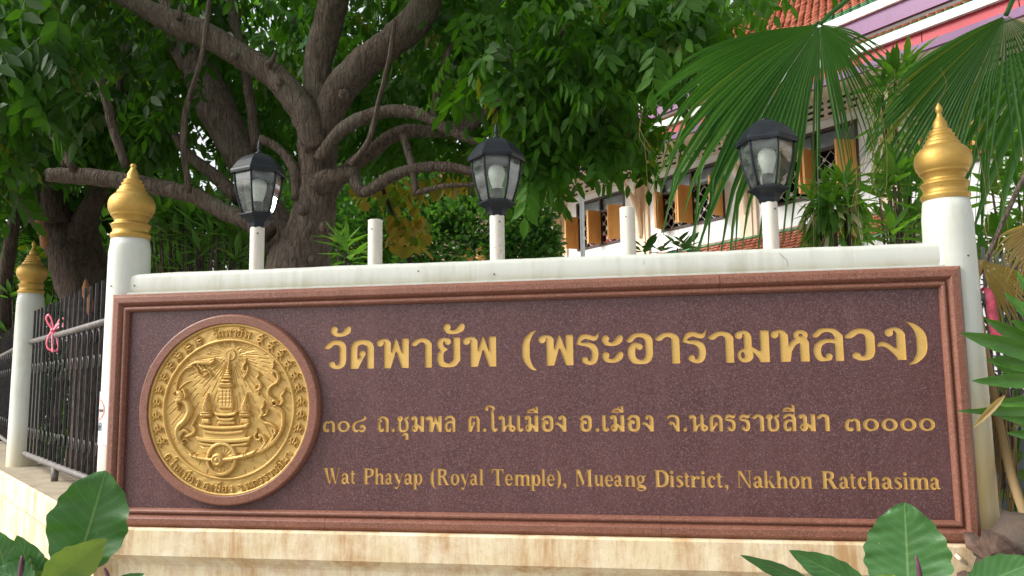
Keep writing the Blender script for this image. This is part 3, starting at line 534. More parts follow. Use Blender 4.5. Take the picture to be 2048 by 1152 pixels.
# granite slabs, the right one engraved
xs_ = at(623, 900, 0)[0]
MB().box((X0+FB-.004, .000, Z0+FB-.004), (xs_-.0003, .012, Z1-FB+.004)).build('granite_slab', M['granite'], wall)
def tess(loops3):
    pts = [Vector((float(a), 0.0, float(b))) for L in loops3 for a, b in L]
    return pts, tessellate_polygon([[Vector((float(a), float(b), 0.0)) for a, b in L] for L in loops3])
rx0, rx1, rz0, rz1 = xs_+.0003, X1-FB+.004, Z0+FB-.004, Z1-FB+.004
DEP = .0045
from mathutils.geometry import delaunay_2d_cdt
def cdt(loops):
    P = []; E_ = []
    for l in loops:
        n0 = len(P); P += [Vector((float(a), float(b_))) for a, b_ in l]; E_ += [(n0+k, n0+(k+1) % len(l)) for k in range(len(l))]
    r = delaunay_2d_cdt(P, E_, [], 1, 1e-7); V_ = np.array([(p.x, p.y) for p in r[0]]); T_ = np.array([tuple(t) for t in r[2]])
    C_ = V_[T_].mean(1); ins = np.zeros(len(C_), int)
    for l in loops:
        m = np.nonzero((C_[:, 0] > l[:, 0].min()) & (C_[:, 0] < l[:, 0].max()) & (C_[:, 1] > l[:, 1].min()) & (C_[:, 1] < l[:, 1].max()))[0]
        if not len(m): continue
        x, y = C_[m, 0][:, None], C_[m, 1][:, None]; x0, y0 = l[:, 0], l[:, 1]; x1, y1 = np.roll(x0, -1), np.roll(y0, -1)
        ins[m] ^= (np.sum(((y0 > y) != (y1 > y)) & (x < (x1-x0)*(y-y0)/np.where(y1 == y0, 1e-12, y1-y0)+x0), 1) & 1)
    return [tuple(p) for p in V_], [tuple(int(k) for k in t) for t in T_[ins == 1]]
S = MB()
rect = np.array([(rx0, rz0), (rx1, rz0), (rx1, rz1), (rx0, rz1)])
pts, tr = cdt([rect]+[l for it in LETTERS for l in it[1]])
S.add([(x, 0, z) for x, z in pts], [t[::-1] if (pts[t[1]][0]-pts[t[0]][0])*(pts[t[2]][1]-pts[t[0]][1])-(pts[t[1]][1]-pts[t[0]][1])*(pts[t[2]][0]-pts[t[0]][0]) < 0 else t for t in tr])
S.box((rx0, .006, rz0), (rx1, .012, rz1))
mesh('granite_slab', S.v, S.f, M['granite'], wall)
for ch, loops in LETTERS:
    mb = MB()
    for l in loops:
        n = len(l); a = [(p[0], 0, p[1]) for p in l]; b = [(p[0], DEP, p[1]) for p in l]
        mb.add(a+b, [(k, (k+1) % n, n+(k+1) % n, n+k) for k in range(n)])
    pts, tr = cdt(loops); mb.add([(x, DEP, z) for x, z in pts], tr)
    mb.build('letter', M['letter'], wall)

# ------------------------------------------------------------------ medallion
MC = (-1.2883, -.0047); MRX, MRZ = .448*1.013, .448*.989
rp = [(1.0, .006), (1.0, -.016), (.993, -.026), (.985, -.033), (.975, -.035), (.903, -.035), (.897, -.033), (.893, -.010)]
n = 128; v = [(MC[0]+MRX*r*math.cos(2*math.pi*k/n), y, MC[1]+MRZ*r*math.sin(2*math.pi*k/n)) for r, y in rp for k in range(n)]
f = [(i*n+k, i*n+(k+1) % n, (i+1)*n+(k+1) % n, (i+1)*n+k) for i in range(len(rp)-1) for k in range(n)]
medal = mesh('medallion', v, f, M['rose'], wall); autosmooth(medal, 14)
NG = 560; gx = np.linspace(-.905, .905, NG); U, V = np.meshgrid(gx, gx); RR = np.hypot(U, V); TH = np.arctan2(V, U)
H = np.zeros_like(U); LAB = np.zeros(U.shape, int); NAMES = ['relief_ground']
def lab(name): NAMES.append(name); return len(NAMES)-1
def q(X, Y): return ((X-535)/518, (575-Y)/555)
def rel(sd, h, w, name, mode='max', base=0.0):
    t = np.clip(-sd/w, 0, 1); hh = base+h*np.sqrt(1-(1-t)**2); m = sd < 0
    up = m & (hh > H) if mode == 'max' else m
    H[up] = hh[up]; LAB[up] = name
    return m
def strokes(lst, h, name, w=None, base=0.0):
    D = np.full(U.shape, 1e9)
    for s in lst:
        P = [(*q(x, y), r/535) for x, y, r in s]; Q = spline(P, 6)
        a = np.array(Q); box = (U > a[:, 0].min()-.08) & (U < a[:, 0].max()+.08) & (V > a[:, 1].min()-.08) & (V < a[:, 1].max()+.08)
        d = np.full(box.sum(), 1e9)
        for i in range(len(Q)-1): d = np.minimum(d, sd_caps(U[box], V[box], Q[i], Q[i+1]))
        D[box] = np.minimum(D[box], d)
    if w is None: w = max(r for s in lst for _, _, r in s)/535
    rel(D, h, w, name, base=base)
    if NAMES[name] in ('flame', 'serpent_crest'):      # twin chased lines along each tongue
        for s in lst:
            Q = spline([(*q(x, y), r/535) for x, y, r in s], 5)
            for a_, b_ in zip(Q[:-1], Q[1:]):
                if a_[2] < .010: continue
                box = (np.abs(U-a_[0]) < .06) & (np.abs(V-a_[1]) < .06)
                dc = sd_caps(U[box], V[box], (a_[0], a_[1], 0), (b_[0], b_[1], 0)); Hb = H[box]; m = np.abs(dc-.38*a_[2]) < .0026; Hb[m] = np.minimum(Hb[m], h*.80+base); H[box] = Hb
    return D
def polyr(pts, h, name, w=.012, base=0.0, mode='max'): rel(sd_poly(U, V, [q(*p) for p in pts]), h, w, name, mode, base)
# rays
sun = q(540, 262); A = np.arctan2(V-sun[1], U-sun[0]); DS = np.hypot(U-sun[0], V-sun[1])
rnd = random.Random(3)
for k in range(58):
    a = 2*math.pi*(k+rnd.uniform(-.25, .25))/58; dd = np.abs((A-a+math.pi) % (2*math.pi)-math.pi)*DS
    r0, r1 = .085+.05*rnd.random(), rnd.uniform(.2, 1.6) if math.sin(a) < .1 else rnd.uniform(.16, .34)
    dash = (np.sin(DS*rnd.uniform(22, 40)+k) > -.55) | (DS < .25)
    m = (dd < .0065) & (DS > r0) & (DS < r1) & dash & (RR < .70); H[m] -= .0035*(1-(dd[m]/.0065)**2)
H += .0012*np.exp(-((DS-.16)/.1)**2)*np.cos(A*60)
# cloudiness of the hand-worked ground
H += .0006*np.sin(U*31+V*17+2*np.sin(V*23))*np.cos(V*29-U*11)
L_b = lab('border_band'); m = (RR > .715) & (RR < .905); LAB[m] = L_b; H[m] = .003+.0004*np.sin(TH[m]*37+RR[m]*60)
L_i = lab('inner_ring'); rel(np.abs(RR-.722)-.018, .013, .018, L_i)
L_o = lab('outer_rim'); rel(np.abs(RR-.886)-.02, .012, .016, L_o)
# border ornament
mot = [[(-.2, -.5, .06), (-.45, -.15, .11), (-.25, .15, .12), (-.42, .5, .08), (-.62, .62, .03)], [(.2, -.5, .06), (.45, -.15, .11), (.25, .15, .12), (.42, .5, .08), (.62, .62, .03)],
       [(-.05, .45, .05), (0, .1, .16), (0, -.35, .15), (0, -.75, .03)], [(-.45, -.2, .08), (-.7, 0, .07), (-.72, .25, .03)], [(.45, -.2, .08), (.7, 0, .07), (.72, .25, .03)]]
for side_ in (1, -1):
    for i in range(10):
        ang = R_(90+side_*(26+i*9.9)); c = (.803*math.cos(ang), .803*math.sin(ang)); sc = .082
        near = (np.hypot(U-c[0], V-c[1]) < .11); du, dv = U[near]-c[0], V[near]-c[1]
        rr = (du*math.cos(ang)+dv*math.sin(ang))/sc; tt = (-du*math.sin(ang)+dv*math.cos(ang))/sc*side_*1.05
        D = np.full(du.shape, 1e9)
        for s in mot:
            Q = spline(s, 4)
            for a_, b_ in zip(Q[:-1], Q[1:]): D = np.minimum(D, sd_caps(rr, tt, a_, b_))
        D *= sc; t = np.clip(-D/.012, 0, 1); hh = .003+.0125*np.sqrt(1-(1-t)**2); mm = D < 0
        Hs, Ls = H[near], LAB[near]; nm = lab('leaf_ornament'); Hs[mm] = hh[mm]; Ls[mm] = nm; H[near] = Hs; LAB[near] = Ls
# inscription round the border
def gwidth(ch):
    xs = np.arange(-.12, 1.4, 1/30); ys = np.arange(-.6, 1.8, 1/30); X, Y = np.meshgrid(xs, ys); D = sd_glyph(G[ch], X, Y); c = xs[(D < 0).any(0)]; return c.min(), c.max()
def arc_text(txt, a_mid, rb, h, direction, span):
    """direction -1: tops outwards (reads clockwise); +1: tops inwards (reads counter-clockwise)"""
    adv = []; x = 0
    for ch in txt:
        if ch == ' ': adv.append((ch, x)); x += .55; continue
        g0, g1 = gwidth(ch)
        if ch in 'ัืี': adv.append((ch, x-.14-g1)); continue
        if ch == 'ุ': continue
        adv.append((ch, x-g0)); x += g1-g0+.13
    k = span/x; L_t = lab('inscription')
    for ch, x0 in adv:
        if ch == ' ': continue
        ac = a_mid+direction*((x0+.4)*k-span/2)
        rad = lambda yy: rb+(yy*h if direction < 0 else -yy*h)
        cc = (rad(.5)*math.cos(ac), rad(.5)*math.sin(ac)); near = np.hypot(U-cc[0], V-cc[1]) < h*1.5
        th = (np.arctan2(V[near], U[near])-ac+math.pi) % (2*math.pi)-math.pi
        X = .4+direction*th/k; Y = (RR[near]-rb)/h*(1 if direction < 0 else -1)
        D = (sd_glyph(G[ch], X, Y)-.012)*h; mm = D < 0; t = np.clip(-D/.007, 0, 1); hh = .003+.011*np.sqrt(1-(1-t)**2)
        Hs, Ls = H[near], LAB[near]; Hs[mm] = np.maximum(Hs[mm], hh[mm]); Ls[mm] = L_t; H[near] = Hs; LAB[near] = Ls
arc_text('วัดพายัพ', R_(88), .757, .072, -1, R_(31))
arc_text('ต.ในเมือง อ.เมือง จ.นครราชสีมา', R_(271.5), .862, .068, +1, R_(112))
# sun disc with finial
Ls_ = lab('sun_disc'); rel(DS-.06, .006, .02, Ls_)
rel(np.abs(DS-.052)-.008, .008, .008, Ls_)
# tower
L_t = lab('temple_tower')
polyr([(478, 452), (556, 452), (572, 578), (484, 578)], .016, L_t, .02)
for xq in (488, 508, 528, 548): H[(np.abs(U-q(xq, 0)[0]) < .004) & (V < q(0, 465)[1]) & (V > q(0, 560)[1])] -= .003
for yq in (480, 500, 522, 545): H[(np.abs(V-q(0, yq)[1]) < .0035) & (U > q(486, 0)[0]) & (U < q(560, 0)[0])] -= .0022
for (x0, x1, y0, y1, hh) in ((484, 562, 436, 454, .021), (490, 556, 422, 438, .018), (496, 550, 404, 420, .021), (503, 548, 386, 402, .018), (510, 546, 372, 386, .016)):
    polyr([(x0, y0), (x1, y0), (x1+3, y1), (x0-3, y1)], hh, L_t, .012)
for i in range(7): strokes([[(488+i*11, 448, 1.5), (493+i*11, 438, 4.5), (499+i*11, 448, 1.5)]], .025, L_t, .008)
for i in range(5): strokes([[(503+i*10, 402, 1.5), (507+i*10, 392, 4), (512+i*10, 402, 1.5)]], .022, L_t, .008)
strokes([[(528, 376, 14), (531, 352, 9), (533, 330, 7), (535, 300, 4), (538, 262, 3)]], .015, L_t, .014)
for y_, r_ in ((366, 15), (352, 12), (340, 10), (328, 8)): strokes([[(530-r_, y_, 3), (530+r_, y_, 3)]], .018, L_t, .006)
strokes([[(538, 275, 5), (538, 262, 6), (538, 250, 2)]], .012, Ls_, .01)
Lt1 = lab('tier'); 
def boat(x0, x1, y, th, sag, h, nm):
    top = [(x0+(x1-x0)*t, y-8*abs(2*t-1)**3+sag*(1-(2*t-1)**2)) for t in np.linspace(0, 1, 13)]
    botm = [(x0+12+(x1-x0-24)*t, y+th-4*abs(2*t-1)**3+sag*(1-(2*t-1)**2)) for t in np.linspace(1, 0, 13)]
    polyr(top+botm, h, nm, .016)
polyr([(392, 690), (648, 690), (640, 760), (400, 760)], .010, lab('tier'), .02)
polyr([(378, 790), (665, 790), (640, 835), (400, 835)], .008, lab('tier'), .02)
boat(357, 684, 736, 30, 8, .022, lab('tier')); boat(372, 668, 768, 22, 8, .017, lab('tier'))
boat(372, 668, 664, 26, 8, .025, lab('tier')); boat(396, 644, 694, 26, 8, .019, lab('tier'))
polyr([(478, 645), (580, 645), (582, 668), (476, 668)], .014, lab('tier'), .012)
boat(458, 600, 594, 24, 4, .025, lab('tier')); boat(470, 588, 622, 24, 4, .021, lab('tier'))
m = (U > q(484, 0)[0]) & (U < q(556, 0)[0]) & (V < q(0, 580)[1]) & (V > q(0, 597)[1]); H[m] = .004
# side chedis
for cx_ in (412, 637):
    nm = lab('chedi')
    polyr([(cx_-24, 628), (cx_+24, 628), (cx_+28, 664), (cx_-28, 664)], .016, nm, .02)
    strokes([[(cx_, 560, 28), (cx_, 578, 28)]], .024, nm); strokes([[(cx_, 575, 25), (cx_, 540, 17), (cx_+3, 515, 9), (cx_+4, 495, 4), (cx_+4, 482, 1.5)]], .024, nm, .03)
    strokes([[(cx_-22, 610, 14), (cx_+22, 610, 14)]], .022, nm); strokes([[(cx_-29, 596, 4), (cx_+29, 596, 4)]], .027, nm, .007)
    m = (np.hypot((U-q(cx_, 0)[0]), (V-q(0, 562)[1])) < .05); H[m] += .0016*np.sign(np.sin(U[m]*330)*np.sin(V[m]*300))
# wheel and shaft
wc = q(511, 862); DW = np.hypot((U-wc[0])/.97, V-wc[1]); nm = lab('wheel')
mm = DW < .17; H[mm] = .007; LAB[mm] = nm
AW = np.arctan2(V-wc[1], U-wc[0])
for k in range(18):
    d = np.abs((AW-2*math.pi*k/18+math.pi) % (2*math.pi)-math.pi)*DW; m = (d < .0055) & (DW < .13); H[m] = .010
rel(np.abs(DW-.158)-.024, .018, .02, nm, base=.004); rel(np.abs(DW-.148)-.006, .02, .006, nm, base=.003)
Lx = lab('shaft')
strokes([[(330, 838, 10), (370, 852, 16), (430, 864, 14), (495, 866, 15), (560, 862, 16), (620, 850, 15), (670, 836, 16), (700, 820, 12)]], .027, Lx, .028)
for x_, y_ in ((345, 842), (372, 852), (655, 840), (640, 845)): strokes([[(x_-2, y_-15, 4), (x_+3, y_+15, 4)]], .030, Lx, .008)
nm = lab('hub'); hc = q(493, 866); DH = np.hypot(U-hc[0], V-hc[1]); rel(DH-.078, .030, .03, nm); rel(np.abs(DH-.045)-.008, .008, .008, nm, base=.026); rel(DH-.022, .012, .02, nm, base=.026)
# serpent
nm = lab('serpent')
strokes([[(268, 520, 18), (300, 545, 22), (313, 590, 22), (290, 640, 20), (255, 675, 19), (246, 715, 18), (262, 765, 15), (300, 810, 13), (340, 838, 11)]], .022, nm)
strokes([[(240, 470, 6), (262, 490, 22), (262, 515, 24), (245, 525, 12), (232, 512, 6)]], .027, nm, .03)
strokes([[(262, 470, 3), (280, 462, 8), (290, 478, 10), (296, 500, 9), (288, 520, 6)], [(246, 540, 6), (254, 560, 4), (244, 582, 2)], [(238, 470, 6), (225, 478, 6), (222, 490, 3)]], .026, nm, .014)
dd = np.hypot(U-q(258, 492)[0], V-q(258, 492)[1]); rel(np.abs(dd-.02)-.006, .006, .006, nm, base=.024); rel(dd-.008, .006, .008, nm, base=.024)
nm = lab('serpent_crest')
strokes([[(234, 468, 3), (236, 430, 5), (250, 380, 6), (280, 342, 7), (315, 325, 10)], [(300, 325, 9), (340, 305, 9), (390, 305, 12), (425, 308, 11), (446, 292, 5), (444, 278, 2)],
         [(350, 312, 5), (372, 335, 7), (390, 350, 7), (410, 348, 6), (428, 365, 7), (436, 388, 3)], [(372, 312, 4), (385, 330, 5), (400, 345, 5)], [(330, 325, 5), (352, 345, 6), (362, 370, 6), (385, 385, 5), (410, 372, 4)]], .017, nm, .018)
strokes([[(236, 475, 3), (262, 440, 6), (292, 420, 4), (312, 412, 1.5)]], .013, nm, .012)
nm = lab('flame')
strokes([[(265, 760, 5), (262, 725, 12), (285, 700, 11), (312, 712, 9), (318, 728, 5)], [(300, 735, 8), (335, 720, 11), (348, 695, 10), (335, 672, 7), (345, 648, 6), (356, 625, 5), (362, 606, 1.5)], [(270, 770, 4), (290, 750, 5), (320, 758, 3)], [(268, 780, 6), (282, 772, 5), (300, 770, 2)]], .020, nm, .018)
nm = lab('flame')
strokes([[(628, 282, 1.5), (632, 305, 5), (618, 325, 8), (614, 348, 10), (626, 362, 8), (634, 355, 4)], [(640, 318, 3), (645, 345, 7), (638, 372, 7), (624, 395, 5), (622, 410, 1.5)]], .016, nm, .016)
nm = lab('flame')
strokes([[(702, 358, 1.5), (708, 382, 5), (696, 402, 8), (714, 428, 10), (718, 455, 10), (700, 470, 8), (686, 458, 7), (692, 444, 5)], [(712, 478, 6), (706, 500, 1.5)]], .017, nm, .018)
nm = lab('flame')
strokes([[(788, 300, 1.5), (792, 330, 5), (785, 352, 9), (812, 372, 11), (822, 405, 11), (808, 430, 9), (790, 440, 6)], [(786, 372, 9), (800, 392, 5)], [(790, 440, 8), (768, 465, 11), (765, 500, 11), (790, 525, 11), (812, 540, 9)],
         [(862, 455, 1.5), (852, 485, 6), (838, 505, 9), (848, 530, 10), (836, 552, 8), (815, 552, 8)]], .020, nm, .02)
nm = lab('flame')
strokes([[(738, 530, 1.5), (742, 556, 6), (728, 580, 9), (735, 600, 10), (722, 630, 10), (745, 655, 11), (780, 665, 11), (805, 690, 11), (810, 720, 10)], [(765, 585, 6), (755, 610, 8), (735, 615, 6)],
         [(800, 560, 8), (835, 580, 11), (850, 620, 11), (848, 680, 11), (825, 735, 12), (790, 775, 13), (740, 812, 12), (700, 830, 10)]], .021, nm, .02)
nm = lab('flame')
strokes([[(704, 685, 1.5), (706, 708, 6), (695, 728, 8), (702, 750, 8), (722, 752, 8), (728, 735, 6), (716, 728, 4)], [(718, 720, 6), (742, 735, 10), (755, 765, 11), (742, 795, 9), (712, 822, 6)], [(790, 700, 5), (800, 735, 8), (775, 770, 8), (750, 800, 5)]], .021, nm, .018)
sp = np.hypot(U-q(806, 545)[0], V-q(806, 545)[1]); rel(np.abs(sp-.026)-.007, .007, .007, nm, base=.018)
# smooth a little, as a painted casting is
for _ in range(1): H[1:-1, 1:-1] = .5*H[1:-1, 1:-1]+.125*(H[:-2, 1:-1]+H[2:, 1:-1]+H[1:-1, :-2]+H[1:-1, 2:])
PX = MC[0]+MRX*U; PZ = MC[1]+MRZ*V; PY = -.0125-H*1.08
verts = np.stack([PX, PY, PZ], -1).reshape(-1, 3)
jj, ii = np.meshgrid(np.arange(NG-1), np.arange(NG-1), indexing='ij'); Q0 = (jj*NG+ii).ravel(); FQ = np.stack([Q0, Q0+1, Q0+NG+1, Q0+NG], 1)
okf = (RR.ravel()[FQ] < .904).all(1); labf = LAB[:-1, :-1].ravel()[okf]; FQ = FQ[okf]
# normals from the whole field so the split pieces shade as one casting
gy, gx_ = np.gradient(PY); dx = MRX*(gx[1]-gx[0]); dz = MRZ*(gx[1]-gx[0]); NN = np.stack([gx_/dx, -np.ones_like(PY), gy/dz], -1); NN /= np.linalg.norm(NN, axis=-1)[..., None]; NN = NN.reshape(-1, 3)
for k, nme in enumerate(NAMES):
    fk = FQ[labf == k]
    if len(fk) < 3: continue
    used, inv = np.unique(fk, return_inverse=True)
    o = mesh(nme, verts[used], inv.reshape(-1, 4), M['goldm'], medal, smooth=True)
    if len(o.data.vertices) == len(used): o.data.normals_split_custom_set_from_vertices([tuple(x) for x in NN[used]])

# ------------------------------------------------------------------ pillars with gold finials
FP = [(665, 150), (655, 153), (640, 158), (628, 152), (620, 140), (600, 139), (588, 145), (578, 148), (568, 155), (560, 150), (548, 132), (538, 127), (524, 134), (512, 141), (505, 150), (498, 156), (490, 158), (482, 164), (470, 172), (452, 179), (430, 182), (410, 181), (390, 176), (370, 165), (352, 147), (342, 132), (334, 120), (326, 119), (316, 116), (308, 103), (300, 101), (292, 100), (285, 84), (272, 86), (264, 87), (256, 70), (246, 72), (238, 71), (228, 53), (212, 47), (195, 46), (178, 38), (160, 27), (145, 19), (132, 15), (122, 19), (108, 24), (94, 22), (80, 14), (66, 5), (60, 1)]
def pillar(x, y, label, base, cut=False, name='round_pillar', mat='post'):
    t = thing(name, label, 'pillar', (x, y, base), 'white round pillars with gold finials')
    sh = [(.108, base), (.107, base+.1), (.104, -.25), (.102, .15), (.1, .5), (.0985, .70), (.0975, .775), (.094, .80), (.089, .845)]
    MB().lathe([(r, z) for r, z in sh], (x, y, 0), 40).build('shaft', M[mat], t, smooth=True)
    fp = [(r/1640, .842+(665-yy)/605*.432) for yy, r in FP]
    if cut: fp = [p for p in fp if p[1] < 1.215]+[(.015, 1.222), (.011, 1.232), (.004, 1.234)]
    fp2 = spline(fp, 2)
    o = MB().lathe([tuple(a) for a in fp2], (x, y, 0), 48).build('finial', M['gold'], t, smooth=True); autosmooth(o, 50)
    return t
pillar(-1.915, .1, 'white round pillar at the left end of the sign wall, its gold finial tip broken short', -1.0, True)
pr = pillar(1.914, .1, 'white round pillar at the right end of the sign wall with intact gold finial', -1.0, mat='post_stained')
P1 = atz(68, 482, 1.27); P0 = np.array([-1.915, .1, 0]); P2 = atz(-16, 640, 1.02); P2[2] = 0
pillar(P1[0], P1[1], 'smaller looking white pillar with gold finial between the two iron fence panels on the left', -.62)
pillar(P2[0], P2[1], 'farthest white pillar, mostly cut off by the left edge of the picture', -.62)

# bolts and cracks on the beam
for i, (x, y) in enumerate(((268, 571), (227, 573), (988, 548), (836, 542), (1872, 512), (1934, 512))):
    P = at(x, y, .02); yb_ = .026 if abs(P[0]) < 1.83 else max(.003, .1-math.sqrt(max(0, .098**2-(abs(P[0])-1.914)**2))); o = MB().tube([(P[0], yb_+.012, P[2]), (P[0], yb_-.005, P[2])], [.006, .004], 8).build('bolt', M['bolt'], wall)

for l in ([(1558, 505), (1566, 514), (1573, 520), (1575, 533)], [(1288, 521), (1287, 529)]):
    MB().tube(spline([at(x, y, .0225)+np.array([random.uniform(-.001, .001), 0, 0]) for x, y in l], 4), .0007, 4, cap=False).build('crack', M['bolt'], wall)
# ------------------------------------------------------------------ lanterns on poles
def hexpt(r, z, k, c): a = math.pi/3*k+c; return (r*math.cos(a), r*math.sin(a), z)
def lantern(loc, label, rot, finial=True):
    t = thing('lamp_post', label, 'lamp', loc, 'black lanterns on white poles along the sign wall'); X, Y, Z = loc
    MB().lathe([(.0345, -.01), (.0345, .226), (.030, .228)], (X, Y, Z), 28).build('pole', M['stub'], t, smooth=True).data
    o = t.children[-1]; autosmooth(o)
    def hexloft(prof, name, mat, bevel=0, sm=None):
        v = []; f = []
        for (r, z) in prof:
            for k in range(6): p = hexpt(r, z, k, rot); v.append((X+p[0], Y+p[1], Z+p[2]))
        m = len(prof); f = [(i*6+k, i*6+(k+1) % 6, (i+1)*6+(k+1) % 6, (i+1)*6+k) for i in range(m-1) for k in range(6)]
        f += [tuple(range(6))[::-1], tuple(range((m-1)*6, m*6))]; mb = MB(); mb.add(v, f); return mb.build(name, mat, t, bevel=bevel)
    z0 = .215
    hexloft([(.036, z0), (.042, z0+.006), (.046, z0+.022), (.058, z0+.040), (.078, z0+.053), (.090, z0+.058), (.091, z0+.064), (.080, z0+.072), (.074, z0+.074)], 'lantern_base', M['black'], .0015)
    zb, zt = z0+.073, z0+.272
    rp_ = [(0, .074), (.2, .087), (.4, .099), (.6, .108), (.8, .114), (1, .116)]
    gp = spline([(a, b) for a, b in rp_], 3)
    for k in range(6):       # six curved bars and six panes
        pts = [np.array(hexpt(r, zb+(zt-zb)*s, k, rot))+np.array(loc) for s, r in gp]
        MB().tube(pts, .0052, 6).build('bar', M['black'], t, smooth=True)
        v = []
        for s, r in gp:
            a = np.array(hexpt(r*.985, zb+(zt-zb)*s, k, rot)); b = np.array(hexpt(r*.985, zb+(zt-zb)*s, k+1, rot)); v += [a+loc, b+loc]
        f = [(2*i, 2*i+1, 2*i+3, 2*i+2) for i in range(len(gp)-1)]
        mesh('pane', v, f, M['glass'], t, smooth=True)
    hexloft([(.110, zt-.004), (.122, zt-.002), (.134, zt-.008), (.136, zt+.004), (.134, zt+.014), (.128, zt+.020), (.119, zt+.034), (.104, zt+.056), (.084, zt+.076), (.060, zt+.091), (.034, zt+.100), (.018, zt+.104)], 'roof', M['black'], .0012)
    fin = [(.017, zt+.100), (.020, zt+.108), (.012, zt+.114)]
    if finial: fin = fin+[(.007, zt+.122), (.010, zt+.128), (.012, zt+.136), (.008, zt+.145), (.0095, zt+.152), (.006, zt+.165), (.001, zt+.185)]
    MB().lathe(fin, (X, Y, Z), 12).build('roof_finial', M['black'], t, smooth=True)
    MB().lathe([(.024, zb-.002), (.0245, zb+.058), (.021, zb+.060)], (X, Y, Z), 20).build('socket', M['socket'], t, smooth=True)
    zc_ = zb+.056
    MB().lathe([(.018, zc_), (.022, zc_+.01), (.031, zc_+.038), (.037, zc_+.062), (.040, zc_+.080), (.038, zc_+.096), (.030, zc_+.110), (.016, zc_+.119), (.002, zc_+.121)], (X, Y, Z), 24).build('bulb', M['bulb'], t, smooth=True)
    # screw near the top of the pole
    MB().tube([(X+.018, Y-.028, Z+.185), (X+.019, Y-.037, Z+.185)], .004, 8).build('screw', M['socket'], t)
    return t
lp = lambda px, py: (float(at(px, py, .1)[0]), .1, .652)
lantern(lp(513, 540), 'leftmost black lantern, on the white pole in front of the tree trunk', R_(40))
lmid = lantern(lp(995, 520), 'middle black lantern on a rust-spotted white pole, a bent spike on its roof', R_(12))
lantern(lp(1543, 497), 'rightmost black lantern under the fan palm frond, its roof spike missing', R_(47), False)
for px, py, r_ in ((1001, 491, .0035), (1003, 500, .0045), (1001, 505, .003), (990, 495, .0025), (1004, 486, .002)):
    a = at(px, py, .066); c0 = np.array([lp(995, 520)[0], .1, a[2]]); d_ = a-c0; d_ /= np.linalg.norm(d_)
    MB().tube([c0+d_*.033, c0+d_*.0356], [r_, r_*.7], 9).build('rust_spot', M['rust'], lmid)
for px, py, lb in ((750, 530, 'bare cream pole stub between the left and the middle lantern'), (1257, 510, 'bare cream pole stub between the middle and the right lantern')):
    X, Y, Z = lp(px, py); t = thing('pole_stub', lb, 'pole', (X, Y, Z), 'short bare poles on the sign wall')
    o = MB().lathe([(.0345, -.01), (.0345, .226), (.031, .2285), (.001, .229)], (X, Y, Z), 28).build('tube', M['stub'], t); autosmooth(o)
    MB().tube([(X-.006, Y-.030, Z+.18), (X-.006, Y-.037, Z+.18)], .003, 8).build('screw', M['bolt'], t)

# ------------------------------------------------------------------ fences
def fence(A, B, label, nb, gap0=.18, gap1=.18, ztop=.69, off=0.0):
    A, B = np.array([A[0], A[1], 0.]), np.array([B[0], B[1], 0.]); L = np.linalg.norm(B-A); d = (B-A)/L; nrm = np.array([-d[1], d[0], 0.])
    t = thing('iron_fence', label, 'fence', (*(A[:2]), -.5), 'dark iron fence panels')
    zr, zb = .456, -.40
    for z, r, nm in ((zr, .020, 'top_rail'), (zb, .021, 'bottom_rail')):
        MB().tube([A+d*gap0*.6+[0, 0, z], A+d*L*.5+[0, 0, z-.003], B-d*gap1*.6+[0, 0, z]], r, 10).build(nm, M['rail'], t, smooth=True)
    MB().tube([A+d*L*.45+[0, 0, zb-.01], A+d*L*.45+[0, 0, -.51]], .022, 10).build('foot', M['rail'], t, smooth=True)
    for i in range(nb):
        p = A+d*(gap0+(L-gap0-gap1)*(i+.5)/nb)+nrm*off
        w = .0078
        MB().obox(p+[0, 0, (ztop-.39)/2], d, nrm, np.array([0, 0, 1.]), w*.45, w, (ztop+.39)/2).build('bar', M['iron'], t)
        for sgn in (-1, 1):
            if i == nb-1 and sgn > 0: continue
        pm = A+d*(gap0+(L-gap0-gap1)*(i+1)/nb)+nrm*off; hw = (L-gap0-gap1)/nb*.36
        if i < nb-1:      # looped infill between bars: arch under the top rail, strips down to a loop on the bottom rail
            path = [pm-d*hw+[0, 0, -.36], pm-d*hw*.9+[0, 0, -.25], pm-d*hw*.85+[0, 0, .2], pm-d*hw+[0, 0, .36], pm-d*hw*.6+[0, 0, .41], pm+[0, 0, .432], pm+d*hw*.6+[0, 0, .41], pm+d*hw+[0, 0, .36], pm+d*hw*.85+[0, 0, .2], pm+d*hw*.9+[0, 0, -.25], pm+d*hw+[0, 0, -.36]]
            MB().tube([p_ for p_ in (path[3:8])], .0042, 5).build('arch', M['iron'], t)
        for zz in (.245, -.235):
            ring = [p+d*.021*math.cos(a)+np.array([0, 0, zz+.036*math.sin(a)]) for a in np.linspace(0, 2*math.pi, 13)]
            MB().tube(ring, .005, 5, cap=False).build('ring', M['iron'], t)
    return t
fence(P1[:2], P0[:2], 'iron fence panel with loops between the sign wall and the next pillar on the left', 18)
fence(P2[:2], P1[:2], 'farther iron fence panel beyond the second pillar, at the left edge', 18)
PR = np.array([1.914, .1, 0]); PR2 = atz(2110, 640, .456); print('PR2', PR2)
dR = np.array([.86, 1.15, 0.]); dR /= np.linalg.norm(dR)
fence(PR[:2], (PR+dR*1.9)[:2], 'iron fence panel half hidden by leaves right of the sign wall', 15)
